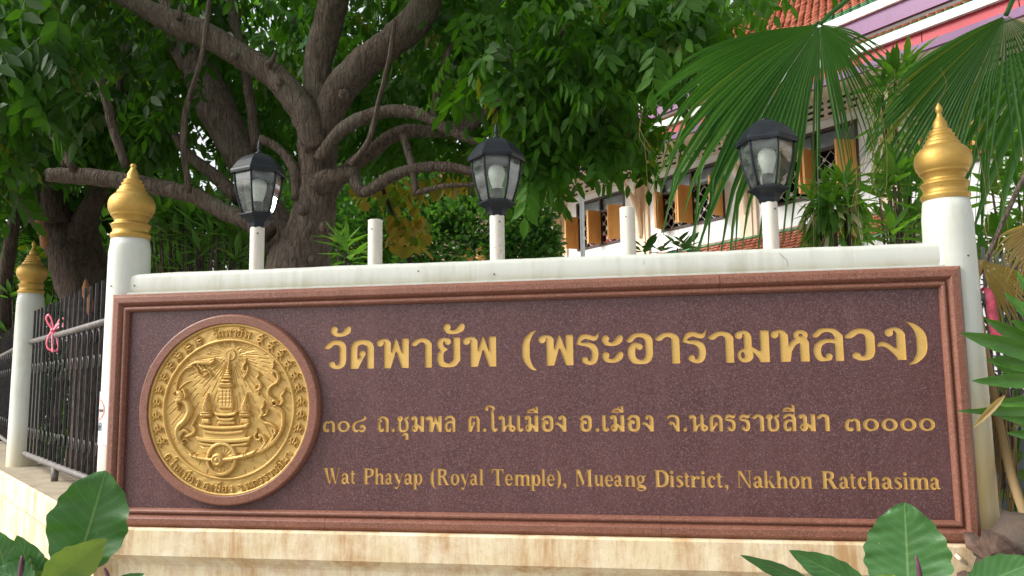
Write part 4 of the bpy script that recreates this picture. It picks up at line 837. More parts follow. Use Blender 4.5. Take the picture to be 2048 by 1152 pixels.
# low walls under the fences
def lowwall(A, B, label):
    A, B = np.array([*A[:2], 0.]), np.array([*B[:2], 0.]); d = (B-A)/np.linalg.norm(B-A); nr = np.array([-d[1], d[0], 0.])
    if (nr@np.array([CAM[0]-A[0], CAM[1]-A[1], 0])) < 0: nr = -nr
    t = thing('low_wall', label, 'wall', (*A[:2], GROUND))
    sec = [(.17, -.505), (.18, -.515), (.18, -.66), (.165, -.675), (.15, -.69), (.15, GROUND), (-.17, GROUND), (-.17, -.505)]
    N_ = 24; v = [A+(B-A)*i/N_+nr*o_+np.array([0, 0, z]) for i in range(N_+1) for o_, z in sec]; n = len(sec)
    f = [(i*n+k, i*n+(k+1) % n, (i+1)*n+(k+1) % n, (i+1)*n+k) for i in range(N_) for k in range(n)]+[tuple(range(n))[::-1], tuple(range(N_*n, N_*n+n))]
    mesh('wall_body', v, f, M['base'], t)
    v = [A+nr*.168+[0, 0, -.501], B+nr*.168+[0, 0, -.501], B-nr*.165+[0, 0, -.501], A-nr*.165+[0, 0, -.501]]
    mesh('ledge', v, [(0, 1, 2, 3)], M['ledge'], t)
lowwall(P1, P0+np.array([.12, -.08, 0]), 'stained cream low wall running back from the left end of the sign wall')
lowwall(P2+(P2-P1)*.5, P1+(P2-P1)*.001, 'farther stretch of stained cream low wall at the left edge')
lowwall(PR+dR*.15, PR+dR*3, 'low wall under the right fence, almost hidden by plants')
# ------------------------------------------------------------------ temple hall behind
_vd = np.array([math.sin(R_(-43.7)), math.cos(R_(-43.7)), 0.0]); HD = -_vd                 # along the facade, towards the viewer's right
HN = np.array([-HD[1], HD[0], 0.0]); HN = HN if HN@np.array([-1, -1, 0]) > 0 else -HN      # outward
_a = ray(1447, 441); HO = CAM+_a*(20.0/float(_a@_F)); HO[2] = 0
def Bp(px, py, off=0.0):
    d = ray(px, py); o = HO+HN*off; t = ((o-CAM)@HN)/(d@HN); P = CAM+d*t; return float((P-o)@HD), float(P[2])
def W(s, z, o=0.0): return HO+HD*s+HN*o+np.array([0, 0, z])
hall = thing('temple_hall', 'white temple hall with orange shutters, cream pillars and red edged orange and green tiled roofs', 'building', (float(HO[0]), float(HO[1]), GROUND))
Zv = np.array([0, 0, 1.0])
def hb(mb, s0, s1, z0, z1, o0, o1):
    return mb.obox(W((s0+s1)/2, (z0+z1)/2, (o0+o1)/2), HD, Zv, HN, (s1-s0)/2, (z1-z0)/2, (o1-o0)/2)
wb = []
for (x0, y0, x1, y1) in ((1157, 497, 1254, 370), (1320, 466, 1448, 320), (1552, 422, 1703, 250)):
    a = Bp(x0, y0); b = Bp(x1, y1); wb.append((a[0], b[0], a[1], b[1]))
print('windows', np.round(wb, 2)); zb = np.mean([q_[2] for q_ in wb]); zt = np.mean([q_[3] for q_ in wb]); ww = np.mean([q_[1]-q_[0] for q_ in wb]); pit = (wb[2][0]-wb[0][0])/2
s0w = np.mean([wb[i][0]-i*pit for i in range(3)]); wins = [s0w+pit*i for i in range(-4, 7)]
zeave = Bp(1286, 318)[1]; print('zb zt', zb, zt, 'pitch', pit, 'w', ww, 'eave wall', zeave, 'D', ww)
sA, sB = wins[0]-2, wins[-1]+ww+2
mb = MB(); hb(mb, sA, sB, GROUND, zb, -.25, 0); hb(mb, sA, sB, zt, zeave+.6, -.25, 0); e = sA
for s in wins: hb(mb, e, s, zb, zt, -.25, 0); e = s+ww
hb(mb, e, sB, zb, zt, -.25, 0); mb.build('wall', M['wallwhite'], hall)
MB().obox(W((sA+sB)/2, 1, -5), HD, Zv, HN, (sB-sA)/2, 2.5-GROUND/2+1.2, .1).build('rear_wall', M['wallwhite'], hall)
rndw = random.Random(5); hgt = zt-zb; zl = zb+hgt*.69       # leaf top / transom
for wi, s in enumerate(wins):
    f_ = MB(); t_ = .07
    hb(f_, s, s+t_, zb, zt, -.2, .03); hb(f_, s+ww-t_, s+ww, zb, zt, -.2, .03); hb(f_, s+t_, s+ww-t_, zt-t_, zt, -.2, .03); hb(f_, s+t_, s+ww-t_, zb, zb+t_, -.2, .03)
    hb(f_, s+t_, s+ww-t_, zl-.04, zl+.04, -.19, .025); hb(f_, s+ww/2-.035, s+ww/2+.035, zb+t_, zt-t_, -.18, .02)
    win = f_.build('window', M['frame'], hall)
    m_ = MB(); hb(m_, s+t_, s+ww/2-.035, zl+.04, zt-t_, -.1, -.08); hb(m_, s+ww/2+.035, s+ww-t_, zl+.04, zt-t_, -.1, -.08); m_.build('pane', M['windowglass'], win)
    m_ = MB(); gq = (pit-ww)/2-.02; hb(m_, s-gq, s+ww+gq, zb-1.2, zt+.3, -.72, -.68); hb(m_, s-gq, s+ww+gq, zt+.02, zt+.06, -.67, -.26); hb(m_, s-gq, s+ww+gq, zb-1.24, zb-1.21, -.72, -.26); m_.build('room_shade_panels', M['dark'], win)  # near-black panels behind the window; the unlit room's shade is their colour
    if wi == 4:
        m_ = MB(); hb(m_, s+t_, s+ww-t_, zb+t_, zb+hgt*.28, -.4, -.38); m_.build('orange_board', M['redcloth'], win)
    gm = MB(); st = .30; w0, w1, h0, h1 = s+t_, s+ww-t_, zb+t_, zl-.04
    for k in range(-8, 16):
        for sg in (1, -1):
            x0_ = s+k*st; pts = []
            for tt in np.linspace(0, h1-h0, 24):
                x = x0_+(tt if sg > 0 else (h1-h0)-tt)
                if w0 < x < w1: pts.append(W(x, h0+tt, -.06))
            if len(pts) > 2: gm.tube([pts[0], pts[-1]], .009, 4)
    for i in range(20):
        for j in range(20):
            x = s+i*st/2; z = h0+j*st/2
            if (i+j) % 2 == 0 and w0+.05 < x < w1-.05 and z < h1-.05 and j > 0: gm.obox(W(x, z, -.055), (HD+Zv)/math.sqrt(2), (HD-Zv)/math.sqrt(2), HN, .035, .035, .012)
    gm.build('grille', M['grille'], win)
    for hi, (hs, sg) in enumerate(((s+t_, -1), (s+ww/2-.03, -1), (s+ww/2+.03, 1), (s+ww-t_, 1))):
        lw = (ww-2*t_)/4*.98*1.0; lw = (ww/2-t_)/2*.88
        a = R_(rndw.uniform(84, 118)); dr = HD*math.cos(a)*(-sg)*-1+HN*math.sin(a)
        # leaf swings out from its hinge
        dr = HN*math.sin(a)+HD*(-sg)*(-1)*math.cos(a); dr /= np.linalg.norm(dr); nn = np.cross(dr, Zv)
        lm = MB(); lw *= .5; z0_, z1_ = zb+.06, zl+.02; c = W(hs, (z0_+z1_)/2, .03)+dr*lw
        lm.obox(c, dr, Zv, nn, lw, (z1_-z0_)/2, .018)
        # stiles and rails proud of the panels
        for zz, hz in ((z0_+.06, .06), (z1_-.05, .05), (z0_+(z1_-z0_)*.62, .045)): lm.obox(c*[1, 1, 0]+Zv*zz, dr, Zv, nn, lw+.001, hz, .027)
        for q_ in (-1, 1): lm.obox(c+dr*q_*(lw-.045), dr, Zv, nn, .0455, (z1_-z0_)/2+.001, .0265)
        lm.build('shutter', M['wood'], win)
# pilasters with scrolled brackets, vent blocks
zso = zeave
for i, s in enumerate([wins[0]-pit+ww]+[w_+ww for w_ in wins]):
    sc_ = s+(pit-ww)*.5; hw = .26
    m_ = MB(); hb(m_, sc_-hw, sc_+hw, GROUND, zso-.02, .001, .07); hb(m_, sc_-hw*.55, sc_+hw*.55, GROUND+.2, zso-.5, .071, .10)
    hb(m_, sc_-hw-.05, sc_+hw+.05, zso-.55, zso-.45, .001, .13); hb(m_, sc_-hw-.08, sc_+hw+.08, zso-.25, zso-.12, .001, .16)
    m_.build('pilaster', M['cream'], hall)
    pts = spline([(.10, zso-2.25, .06), (.16, zso-1.95, .09), (.20, zso-1.65, .075), (.34, zso-1.25, .085), (.52, zso-1.0, .075), (.80, zso-.62, .06), (1.15, zso-.22, .055)], 4)
    m_ = MB(); m_.tube([W(sc_, z, o) for o, z, r in pts], [r for o, z, r in pts], 8)
    m_.tube([W(sc_, zso-1.55, .12), W(sc_, zso-1.2, .22), W(sc_, zso-.8, .24), W(sc_, zso-.4, .14)], [.05, .09, .08, .04], 8)
    m_.build('bracket', M['cream'], hall, smooth=True)
    if i == 0: continue
for s in wins:
    m_ = MB(); a0, a1 = s-(pit-ww)*.5+.34, s+ww+(pit-ww)*.5-.34; z0_, z1_ = zt+.22, zt+.22+.42
    hb(m_, a0, a1, z0_, z1_, .001, .012); bk = m_.build('vent_shade_plate', M['dark'], hall)  # flat dark plate on the wall face; shade of the vent holes is painted
    m_ = MB()
    for k in range(4): zz = z0_+k*(z1_-z0_)/3; hb(m_, a0, a1, zz-.035, zz+.035, .013, .05)
    nx = int((a1-a0)/.26)
    for k in range(nx+1): xx = a0+(a1-a0)*k/nx; hb(m_, xx-.045, xx+.045, z0_-.034, z1_+.034, .014, .047)
    m_.build('vent_block', M['soffit'], hall)
# eaves and roof
def eave_z(px, py, off): return Bp(px, py, off)[1]
OE = 1.7; ze = np.mean([eave_z(1501, 222, OE), eave_z(1709, 153, OE)]); print('eave z', ze, eave_z(1501, 222, OE), eave_z(1709, 153, OE), 'zso', zso)
v = [W(sA, zso, -.2), W(sB, zso, -.2), W(sB, ze+.02, OE-.02), W(sA, ze+.02, OE-.02)]
mesh('soffit', v+[p+Zv*.06 for p in v], [(0, 1, 2, 3), (7, 6, 5, 4), (0, 4, 5, 1), (1, 5, 6, 2), (2, 6, 7, 3), (3, 7, 4, 0)], M['soffit'], hall)
m_ = MB(); hb(m_, sA, sB, ze, ze+.15, OE-.06, OE+.03); m_.build('fascia', M['purple'], hall)
k = sA
while k < sB:
    m_ = MB(); hb(m_, k+.008, min(k+1.6, sB)-.008, ze+.15, ze+.36, OE-.06, OE+.005+random.uniform(-.006, .006)); m_.build('fascia_board', M['red'], hall); k += 1.6
m_ = MB(); hb(m_, sA, sB, ze+.36, ze+.52, OE-.06, OE+.09); m_.build('gutter', M['white'], hall)
def tiles(s0, s1, o0, z0, ang, L, mat_fn, wid=.16, row=.17, name='roof_tiles', parent=None):
    """rows of overlapping pointed tiles on a slope rising inwards from (o0,z0)"""
    ca, sa = math.cos(ang), math.sin(ang); up = -HN*ca+Zv*sa; nr = HN*sa+Zv*ca
    if ca < 0: nr = -nr
    n_r = int(L/row); n_c = int((s1-s0)/wid); groups = {}
    for r in range(n_r):
        mk = mat_fn(r, n_r); V_, F_ = groups.setdefault(mk, ([], []))
        b = W(s0, z0, o0)+up*(r*row)
        cs = np.arange(n_c)*wid+(wid/2 if r % 2 else 0)
        for c_ in cs:
            p = b+HD*(c_+random.uniform(-.008, .008)); l = .035+random.uniform(0, .012); n0 = len(V_)
            V_ += [p+up*.06+nr*l, p+HD*wid/2+up*(-.03)+nr*(l+.006), p+HD*wid*.97+up*.06+nr*l, p+HD*wid*.97+up*row*1.25+nr*.012, p+up*row*1.25+nr*.012, p+HD*wid/2+up*(-.03)]
            F_ += [(n0, n0+1, n0+2, n0+3, n0+4), (n0, n0+5, n0+1), (n0+1, n0+5, n0+2)]
    for mk, (V_, F_) in groups.items():
        mesh(name, V_, F_, M[mk], parent or hall, rnd=RNG.random(len(F_)), kind='stuff')
    v = [W(s0, z0, o0), W(s1, z0, o0), W(s1, z0, o0)+up*L, W(s0, z0, o0)+up*L]
    mesh('roof_deck', v, [(0, 1, 2, 3)], M['tileo'], parent or hall, rnd=[0.2])
    return up
z1 = ze+.54; an1 = R_(27)
tiles(wins[0], sB, OE-.02, z1, an1, 1.55, lambda r, n: 'tileg' if r in (0, 1, n-2, n-1) else 'tileo')
o2 = OE-.02-1.55*math.cos(an1)+.35; z2 = z1+1.55*math.sin(an1)-.02
m_ = MB(); hb(m_, sA, sB, z2-.12, z2+.0, o2-.5, o2-.04); m_.build('gap_shade_strip', M['frame'], hall)  # solid dark box between the roof tiers; the gap's shade is its colour
m_ = MB(); hb(m_, sA, sB, z2, z2+.36, o2-.06, o2+.0); m_.build('fascia', M['purple'], hall)
m_ = MB(); hb(m_, sA, sB, z2+.36, z2+.54, o2-.06, o2+.07); m_.build('gutter', M['white'], hall)
tiles(wins[0], sB, o2-.02, z2+.56, R_(38), 6.2, lambda r, n: 'tileg' if r < 2 else 'tileo', .2, .2)
# low porch roof in front of the hall
zl_ = Bp(1560, 459)[1]; print('porch', zl_, zb)
an = R_(33); Lp = 1.5
tiles(wins[3], wins[7], Lp*math.cos(an)+.02, zl_-Lp*math.sin(an), an, Lp, lambda r, n: 'tileg' if r in (0, n-1) else 'tileo')
m_ = MB(); hb(m_, wins[3], wins[7], zl_-Lp*math.sin(an)-.16, zl_-Lp*math.sin(an)-.01, Lp*math.cos(an)-.02, Lp*math.cos(an)+.06); m_.build('gutter', M['white'], hall)
m_ = MB(); hb(m_, wins[3], wins[7], zl_-Lp*math.sin(an)-.34, zl_-Lp*math.sin(an)-.165, Lp*math.cos(an)-.02, Lp*math.cos(an)+.02); m_.build('fascia', M['red'], hall)
# flag pole in front of the hall
Pf = atz(1164, 385, 4.2); Yp = 12.0; Pa = at(1161, 385, Yp); Pb = at(1166, 512, Yp); fp_ = thing('white_pole', 'thin white pole standing in front of the temple hall window', 'pole', (Pb[0], Pb[1], GROUND))
MB().tube([(Pb[0], Pb[1], GROUND), (Pb[0], Pb[1], Pa[2])], .045, 12).build('tube', M['grille'], fp_, smooth=True)
MB().lathe([(.055, 0), (.06, .03), (.02, .06)], (Pb[0], Pb[1], Pa[2]), 12).build('cap', M['grille'], fp_, smooth=True)
# ------------------------------------------------------------------ plants: leaf templates and scattering
def T_leaf(wid=.42, fold=.10, droop=.12, a=.32, b=.68, wb=.82):
    v = np.array([(0, 0, 0), (a, .5*wid, 0), (a, -.5*wid, 0), (a, 0, -fold*wid), (b, .5*wid*wb, -droop*.5), (b, -.5*wid*wb, -droop*.5), (b, 0, -droop*.5-fold*wid), (1, 0, -droop)], float)
    f = np.array([(0, 3, 1), (0, 2, 3), (3, 6, 4), (3, 4, 1), (2, 5, 6), (2, 6, 3), (6, 7, 4), (5, 7, 6)]); return v, f
def T_low(wid=.45, droop=.1):
    return np.array([(0, 0, 0), (.45, .5*wid, 0), (.45, -.5*wid, 0), (1, 0, -droop)], float), np.array([(0, 2, 1), (2, 3, 1)])
def T_comp(pairs=4, low=False, L=.36, wid=.40):
    base = T_low(wid, .15) if low else T_leaf(wid, .12, .16); V_ = []; F_ = []; n0 = 0
    specs = [(.12+.80*k/pairs, s) for k in range(pairs) for s in (-1, 1)]+[(.95, 0)]
    for x, s in specs:
        a = R_(52*s+random.uniform(-10, 10)); dn = random.uniform(.25, .6); l = L*random.uniform(.85, 1.1)
        X = np.array([math.cos(a)*math.cos(dn), math.sin(a)*math.cos(dn), -math.sin(dn)]); Yv = np.cross([0, 0, 1.], X); Yv /= np.linalg.norm(Yv); Z = np.cross(X, Yv)
        roll = random.uniform(-.4, .4); Y2 = Yv*math.cos(roll)+Z*math.sin(roll); Z2 = np.cross(X, Y2)
        V_.append(np.array([x, 0, -.12*x*x])+(base[0]@np.array([X, Y2, Z2]))*l); F_.append(base[1]+n0); n0 += len(base[0])
    if not low:
        r = .006; V_.append(np.array([(0, -r, 0), (0, r, 0), (.5, -r, -.03), (.5, r, -.03), (.95, -r*.5, -.108), (.95, r*.5, -.108)])); F_.append(np.array([(0, 1, 3), (0, 3, 2), (2, 3, 5), (2, 5, 4)])+n0)
    return np.vstack(V_), np.vstack(F_)
def frames(D, up=None, roll=.5):
    """rows of directions -> orthonormal frames with z near up"""
    D = D/np.linalg.norm(D, axis=1)[:, None]; n = len(D); U_ = np.tile([0, 0, 1.], (n, 1)) if up is None else up
    U_ = U_+RNG.normal(0, roll, (n, 3)); Y = np.cross(U_, D); Y /= np.linalg.norm(Y, axis=1)[:, None]+1e-9; Z = np.cross(D, Y); return np.stack([D, Y, Z], 1)
_tm = {}
def leaves(parent, P, FR, S_, temps, mat, nobj=0, name='leaf', stuffname='leaf_mass', wide=None):
    """the nobj nearest in view become objects of their own, the rest one joined part"""
    P = np.asarray(P, float); n = len(P)
    if n == 0: return
    idx = np.arange(n); k = RNG.integers(0, len(temps), n); o0 = origin(parent)
    if nobj:
        V_ = P-CAM; z = V_@_F; px = 1024+F_PX*(V_@_R)/z; py = 576-F_PX*(V_@_U)/z
        sc = np.where((px > -40) & (px < 2090) & (py > -40) & (py < 1190) & (z > .2), S_/z, 0); order = np.argsort(-sc)
        obj = order[:nobj]; obj = obj[sc[obj] > 0]; rest = np.setdiff1d(idx, obj)
    else: obj, rest = [], idx
    for i in obj:
        key = (id(temps), int(k[i]), mat.name)
        if key not in _tm:
            me = bpy.data.meshes.new(name); me.from_pydata(temps[k[i]][0].tolist(), [], temps[k[i]][1].tolist()); me.materials.append(mat); me.polygons.foreach_set('use_smooth', [True]*len(me.polygons)); _tm[key] = me
        o = bpy.data.objects.new(name, _tm[key]); COL.objects.link(o); o.parent = parent
        f = FR[i]*S_[i]; p = P[i]-o0
        o.matrix_basis = Matrix(((f[0][0], f[1][0], f[2][0], p[0]), (f[0][1], f[1][1], f[2][1], p[1]), (f[0][2], f[1][2], f[2][2], p[2]), (0, 0, 0, 1)))
    VV = []; FF = []; RR_ = []; n0 = 0
    for t in range(len(temps)):
        sel = rest[k[rest] == t]
        if len(sel) == 0: continue
        tv, tf = temps[t]; v = np.einsum('vk,nkj->nvj', tv, FR[sel]*S_[sel][:, None, None])+P[sel][:, None, :]
        VV.append(v.reshape(-1, 3)); FF.append((tf[None]+(np.arange(len(sel))*len(tv))[:, None, None]).reshape(-1, tf.shape[1])+n0); n0 += v.shape[0]*v.shape[1]
        RR_.append(np.repeat(RNG.random(len(sel)), len(tf)))
    if VV: mesh(stuffname, np.vstack(VV), np.vstack(FF), mat, parent, smooth=True, rnd=np.concatenate(RR_), kind='stuff')
def inpoly(x, y, P):
    ins = np.zeros(len(x), bool)
    for i in range(len(P)):
        (x0, y0), (x1, y1) = P[i], P[(i+1) % len(P)]; ins ^= ((y0 > y) != (y1 > y)) & (x < (x1-x0)*(y-y0)/((y1-y0) or 1e-9)+x0)
    return ins
def volume(poly, Y0, Y1, n, pw=1.0):
    """points of a crown: seen inside poly, spread in depth between Y0 and Y1"""
    P = np.array(poly, float); out = []
    while len(out) < n:
        x = RNG.uniform(P[:, 0].min(), P[:, 0].max(), n*2); y = RNG.uniform(P[:, 1].min(), P[:, 1].max(), n*2); m = inpoly(x, y, poly)
        x, y = x[m], y[m]; Yd = Y0+(Y1-Y0)*RNG.random(len(x))**pw
        out += [at(a, b, c) for a, b, c in zip(x, y, Yd)]
    return np.array(out[:n])
def clump(P, amount, scale=.55):
    """keep points where a lumpy field is high, so crowns have boughs and gaps"""
    q_ = P/scale; f = np.sin(q_[:, 0]*1.7+1.3*np.sin(q_[:, 1]*1.1))+np.sin(q_[:, 1]*1.5+1.7*np.sin(q_[:, 2]*1.2))+np.sin(q_[:, 2]*1.9+1.1*np.sin(q_[:, 0]*.9+2)); return P[f > amount]
COMP = [T_comp(4), T_comp(3), T_comp(5), T_comp(4)]
COMPL = [T_comp(4, True, .40, .46), T_comp(3, True, .42, .46), T_comp(4, True, .40, .5)]
LEAF = [T_leaf(.42), T_leaf(.48, .14, .2), T_leaf(.38, .08, .05)]
ROUND = [T_low(.62, .05), T_low(.55, .15), T_low(.7, .0)]
LANCE = [T_leaf(.20, .2, .18, .35, .7, .8), T_leaf(.17, .2, .3, .35, .7, .8), T_leaf(.23, .15, .08, .4, .72, .8)]
STRAPW = [T_leaf(.19, .25, .35, .3, .7, .95), T_leaf(.17, .2, .6, .3, .7, .95), T_leaf(.21, .2, .2, .3, .7, .95)]
STRAP = [T_leaf(.13, .25, .35, .3, .7, .95), T_leaf(.12, .2, .55, .3, .7, .95), T_leaf(.15, .2, .2, .3, .7, .95)]
def droopdirs(n, dn=.6, sp=1.0):
    a = RNG.uniform(0, 2*math.pi, n); z = -dn+RNG.normal(0, .35, n)*sp; return np.stack([np.cos(a), np.sin(a), z], 1)
def limb(pts, name='branch', parent=None, n=10, mat='bark', wob=.09):
    """pts rows (px, py, radius in px, Y)"""
    A_ = []
    for px, py, r, Y in pts:
        P = at(px, py, Y); A_.append((*P, r/pxm(P)))
    A_ = spline(A_, 5); A_[:, 3] = np.maximum(A_[:, 3], .004)
    jit = np.sin(np.arange(len(A_))*1.7)*.03*A_[:, 3]; A_[:, 0] += jit; A_[:, 1] += jit[::-1]
    return MB().tube(A_[:, :3], A_[:, 3], n, wob=wob).build(name, M[mat], parent, smooth=True)
# ---- central tree
tb = at(600, 640, 2.2)
tree = thing('shade_tree', 'large brown forking tree whose trunk rises between the left lantern and the first pole stub', 'tree', (tb[0], tb[1], GROUND))
root = np.array([tb[0], tb[1], GROUND])
def K(lst, Y): return [(a, b, c, Y+(d if len(t) > 3 else 0)) for t in lst for a, b, c, d in [tuple(t)+(0,)*(4-len(t))]]
A_ = [(*[tb[0]-.02, tb[1], GROUND-.1], .42), (*[tb[0]-.01, tb[1], GROUND+.5], .30)]
for px, py, r in ((596, 640, 76), (601, 540, 66), (618, 465, 48), (632, 400, 39), (634, 330, 37), (638, 265, 40), (645, 225, 38)):
    P = at(px, py, 2.2); A_.append((*P, r/pxm(P)))
A_ = spline(A_, 6); MB().tube(A_[:, :3], A_[:, 3], 22, wob=.09).build('trunk', M['bark'], tree, smooth=True)
for l, n_ in ((K([(640, 262, 34), (636, 190, 31), (636, 130, 28), (652, 60, 29), (668, -10, 30), (672, -120, 27), (700, -300, 20, .2)], 2.2), 16),
          (K([(642, 290, 24), (652, 245, 30), (676, 188, 33), (732, 122, 31), (785, 84, 31), (832, 40, 32), (862, -25, 31, -.1), (890, -140, 26, -.3), (960, -300, 18, -.6)], 2.15), 16),
          (K([(632, 300, 22), (618, 250, 28), (594, 203, 29), (555, 158, 26), (490, 116, 25), (430, 80, 25), (365, 52, 27), (300, 22, 20), (225, -14, 16), (100, -70, 12), (-60, -130, 9)], 2.05), 14),
          (K([(575, 500, 40, .2), (520, 395, 34, .3), (476, 300, 34, .35), (428, 205, 37, .4), (380, 110, 33, .5), (345, 30, 30, .6), (310, -90, 26, .7)], 2.3), 14),
          (K([(634, 376, 24), (655, 360, 23), (682, 352, 19), (716, 346, 13)], 2.1), 10),
          (K([(706, 350, 13), (716, 375, 12), (735, 383, 12), (784, 352, 12), (836, 336, 11), (900, 334, 10), (960, 345, 8), (1040, 340, 6)], 2.1), 9),
          (K([(636, 320, 12), (654, 295, 13), (678, 266, 14), (715, 240, 14), (767, 224, 13), (833, 226, 12), (888, 254, 11), (925, 272, 9), (962, 290, 5)], 2.0), 10),
          (K([(640, 420, 18), (662, 385, 15), (692, 342, 14), (740, 305, 15), (800, 265, 14), (880, 262, 12), (937, 246, 13), (1000, 212, 12), (1090, 182, 11), (1160, 160, 9), (1240, 128, 8), (1290, 118, 7), (1350, 130, 5)], 2.6), 10),
          (K([(960, 315, 10), (1024, 292, 9), (1097, 256, 8), (1149, 230, 8), (1200, 222, 7), (1260, 214, 5)], 2.0), 8),
          (K([(1024, 292, 7), (1083, 274, 6), (1117, 276, 6), (1180, 264, 4), (1230, 240, 3)], 2.0), 7),
          (K([(925, 262, 9), (960, 240, 8), (1010, 190, 7), (1060, 120, 6), (1150, 40, 5)], 2.5), 7),
          (K([(865, 250, 8), (872, 195, 8), (888, 130, 7), (915, 50, 5)], 2.3), 7),
          (K([(806, 270, 8), (822, 325, 8), (832, 390, 7)], 2.1), 7), (K([(832, 386, 6), (888, 372, 5), (950, 368, 4), (1010, 350, 3)], 2.1), 7),
          (K([(595, 400, 12), (588, 340, 11), (560, 300, 9), (520, 276, 8)], 2.1), 8),
          (K([(512, 300, 11), (500, 200, 10), (484, 110, 10), (468, 40, 10), (450, -60, 9)], 2.6), 8),
          (K([(700, 330, 6), (738, 280, 6), (757, 205, 5), (778, 120, 5), (790, 40, 4)], 1.9), 6),
          (K([(378, 385, 6), (368, 300, 6), (372, 220, 6), (402, 120, 5), (418, 10, 5), (425, -80, 4)], 1.8), 6),
          (K([(536, 470, 22), (500, 443, 19), (450, 425, 17), (390, 392, 16), (300, 372, 17), (220, 358, 17), (150, 352, 17), (100, 349, 14)], 2.0), 12),
          (K([(480, 400, 16, .3), (430, 352, 13, .3), (378, 310, 11, .3), (350, 270, 8, .3)], 2.2), 8),
          (K([(148, 340, 9), (110, 275, 8), (60, 222, 7), (5, 182, 6), (-60, 150, 5)], 1.95), 7), (K([(135, 335, 9), (108, 268, 8), (85, 210, 7), (56, 160, 5), (40, 90, 4)], 2.0), 7),
          (K([(252, 332, 9), (228, 262, 9), (212, 200, 9), (195, 150, 8), (150, 92, 7), (120, 40, 6), (100, -30, 5)], 1.9), 7)):
    limb(l, 'branch', tree, n_)
# snags and bark scars
for l in (K([(533, 132, 7), (545, 120, 5), (552, 100, 2)], 1.93), K([(357, 40, 6), (360, 22, 5), (361, 8, 2)], 1.92), K([(105, 345, 8), (94, 342, 4), (88, 350, 1)], 2.0), K([(100, 355, 7), (92, 362, 2)], 2.0)):
    limb(l, 'snag', tree, 6)
for px, py, r, Y in ((606, 420, 13, 2.03), (652, 455, 15, 2.02), (560, 165, 10, 1.95), (690, 190, 14, 2.02), (575, 560, 16, 1.98), (628, 520, 12, 1.96), (470, 112, 9, 1.96)):
    P = at(px, py, Y); rr_ = r/pxm(P); MB().lathe([(.001, -rr_), (rr_*.7, -rr_*.7), (rr_, -.1*rr_), (rr_*.8, rr_*.6), (rr_*.35, rr_*.75), (.001, rr_*.5)], P, 9, random.random()).build('knot', M['bark'], tree, smooth=True)
# crown: compound drooping leaves
upper = [(330, -420), (1800, -420), (1700, -120), (1600, -20), (1480, 20), (1420, 110), (1330, 150), (1270, 205), (1010, 250), (880, 230), (790, 190), (700, 200), (560, 190), (420, 170), (300, 60)]
lowr = [(1020, 170), (1270, 180), (1285, 230), (1235, 285), (1160, 300), (1090, 350), (1040, 300), (1000, 240)]
midl = [(670, 150), (1050, 200), (1060, 330), (960, 330), (900, 300), (740, 300), (680, 290)]
P = np.vstack([clump(volume(upper, 2.6, 5.3, 3300), -.4), clump(volume([(880, -60), (1560, -60), (1330, 140), (1240, 180), (900, 180)], 1.2, 4.0, 1100), -.6), volume([(340, -380), (880, -380), (860, -60), (340, -60)], 1.0, 2.8, 260), volume(lowr, 1.6, 3.6, 220), clump(volume(midl, 3.2, 5.5, 420), -.2), volume([(1060, 280), (1110, 300), (1090, 370), (1050, 370)], 1.6, 2.2, 16), volume([(1190, 240), (1275, 230), (1280, 295), (1230, 300)], 1.8, 2.6, 26), volume([(380, 160), (600, 170), (590, 300), (430, 290)], 3.4, 5, 150)])
leaves(tree, P, frames(droopdirs(len(P), .75), roll=.35), RNG.uniform(.26, .42, len(P)), COMP, M['leaf'], 300)
# the boughs that reach out over the sign (above the picture) and shade it
P = np.stack([RNG.uniform(-4.2, 3.0, 2100), RNG.uniform(-1.6, 2.0, 2100), RNG.uniform(2.5, 4.0, 2100)], 1)[:1200]; P = clump(P, -.4)
pp = np.array([proj(p) for p in P]); P = P[pp[:, 1] < -150]
leaves(tree, P, frames(droopdirs(len(P), .5), roll=.4), RNG.uniform(.3, .45, len(P)), COMP, M['leaf'], 0, stuffname='overhanging_leaf_mass')
# ---- left tree
tb2 = at(175, 700, 3.4); ltree = thing('leaning_tree', 'dark tree behind the left fence, forking in two with torn orange bark', 'tree', (tb2[0], tb2[1], GROUND))
A_ = [(tb2[0]+.05, tb2[1], GROUND-.1, .36)]
for px, py, r in ((188, 900, 50), (192, 740, 46), (182, 640, 46), (162, 570, 44), (140, 510, 42), (120, 460, 38), (92, 420, 34)):
    P = at(px, py, 3.4); A_.append((*P, r/pxm(P)))
A_ = spline(A_, 5); MB().tube(A_[:, :3], A_[:, 3], 18, wob=.1).build('trunk', M['bark2'], ltree, smooth=True)
for l, n_ in ((K([(110, 445, 34), (70, 405, 32), (30, 375, 30), (-30, 320, 28), (-120, 250, 24), (-220, 120, 20)], 3.35), 14), (K([(132, 500, 34), (160, 455, 26), (185, 412, 20), (200, 370, 17), (215, 300, 14), (240, 200, 12), (255, 80, 10)], 3.4), 12),
              (K([(116, 450, 30), (108, 400, 24), (100, 350, 20), (60, 290, 16), (10, 240, 13), (-50, 200, 11)], 3.3), 12), (K([(200, 640, 30, .5), (196, 560, 28, .5), (176, 490, 25, .5), (178, 430, 19, .5), (205, 370, 15, .5)], 3.5), 12)):
    limb(l, 'branch', ltree, n_, 'bark2')
for (px, py, r) in ((76, 448, 9), (85, 478, 9), (168, 580, 7), (176, 610, 8)):
    P = at(px, py, 3.05); MB().lathe([(.001, -.10), (r/260, -.05), (r/220, .02), (r/400, .08), (.001, .11)], P+np.array([0, .02, 0]), 9).build('bark_scar', M['scar'], ltree, smooth=True)
pl = [(-420, -420), (430, -420), (470, 120), (330, 250), (210, 300), (60, 360), (-150, 420), (-420, 420)]
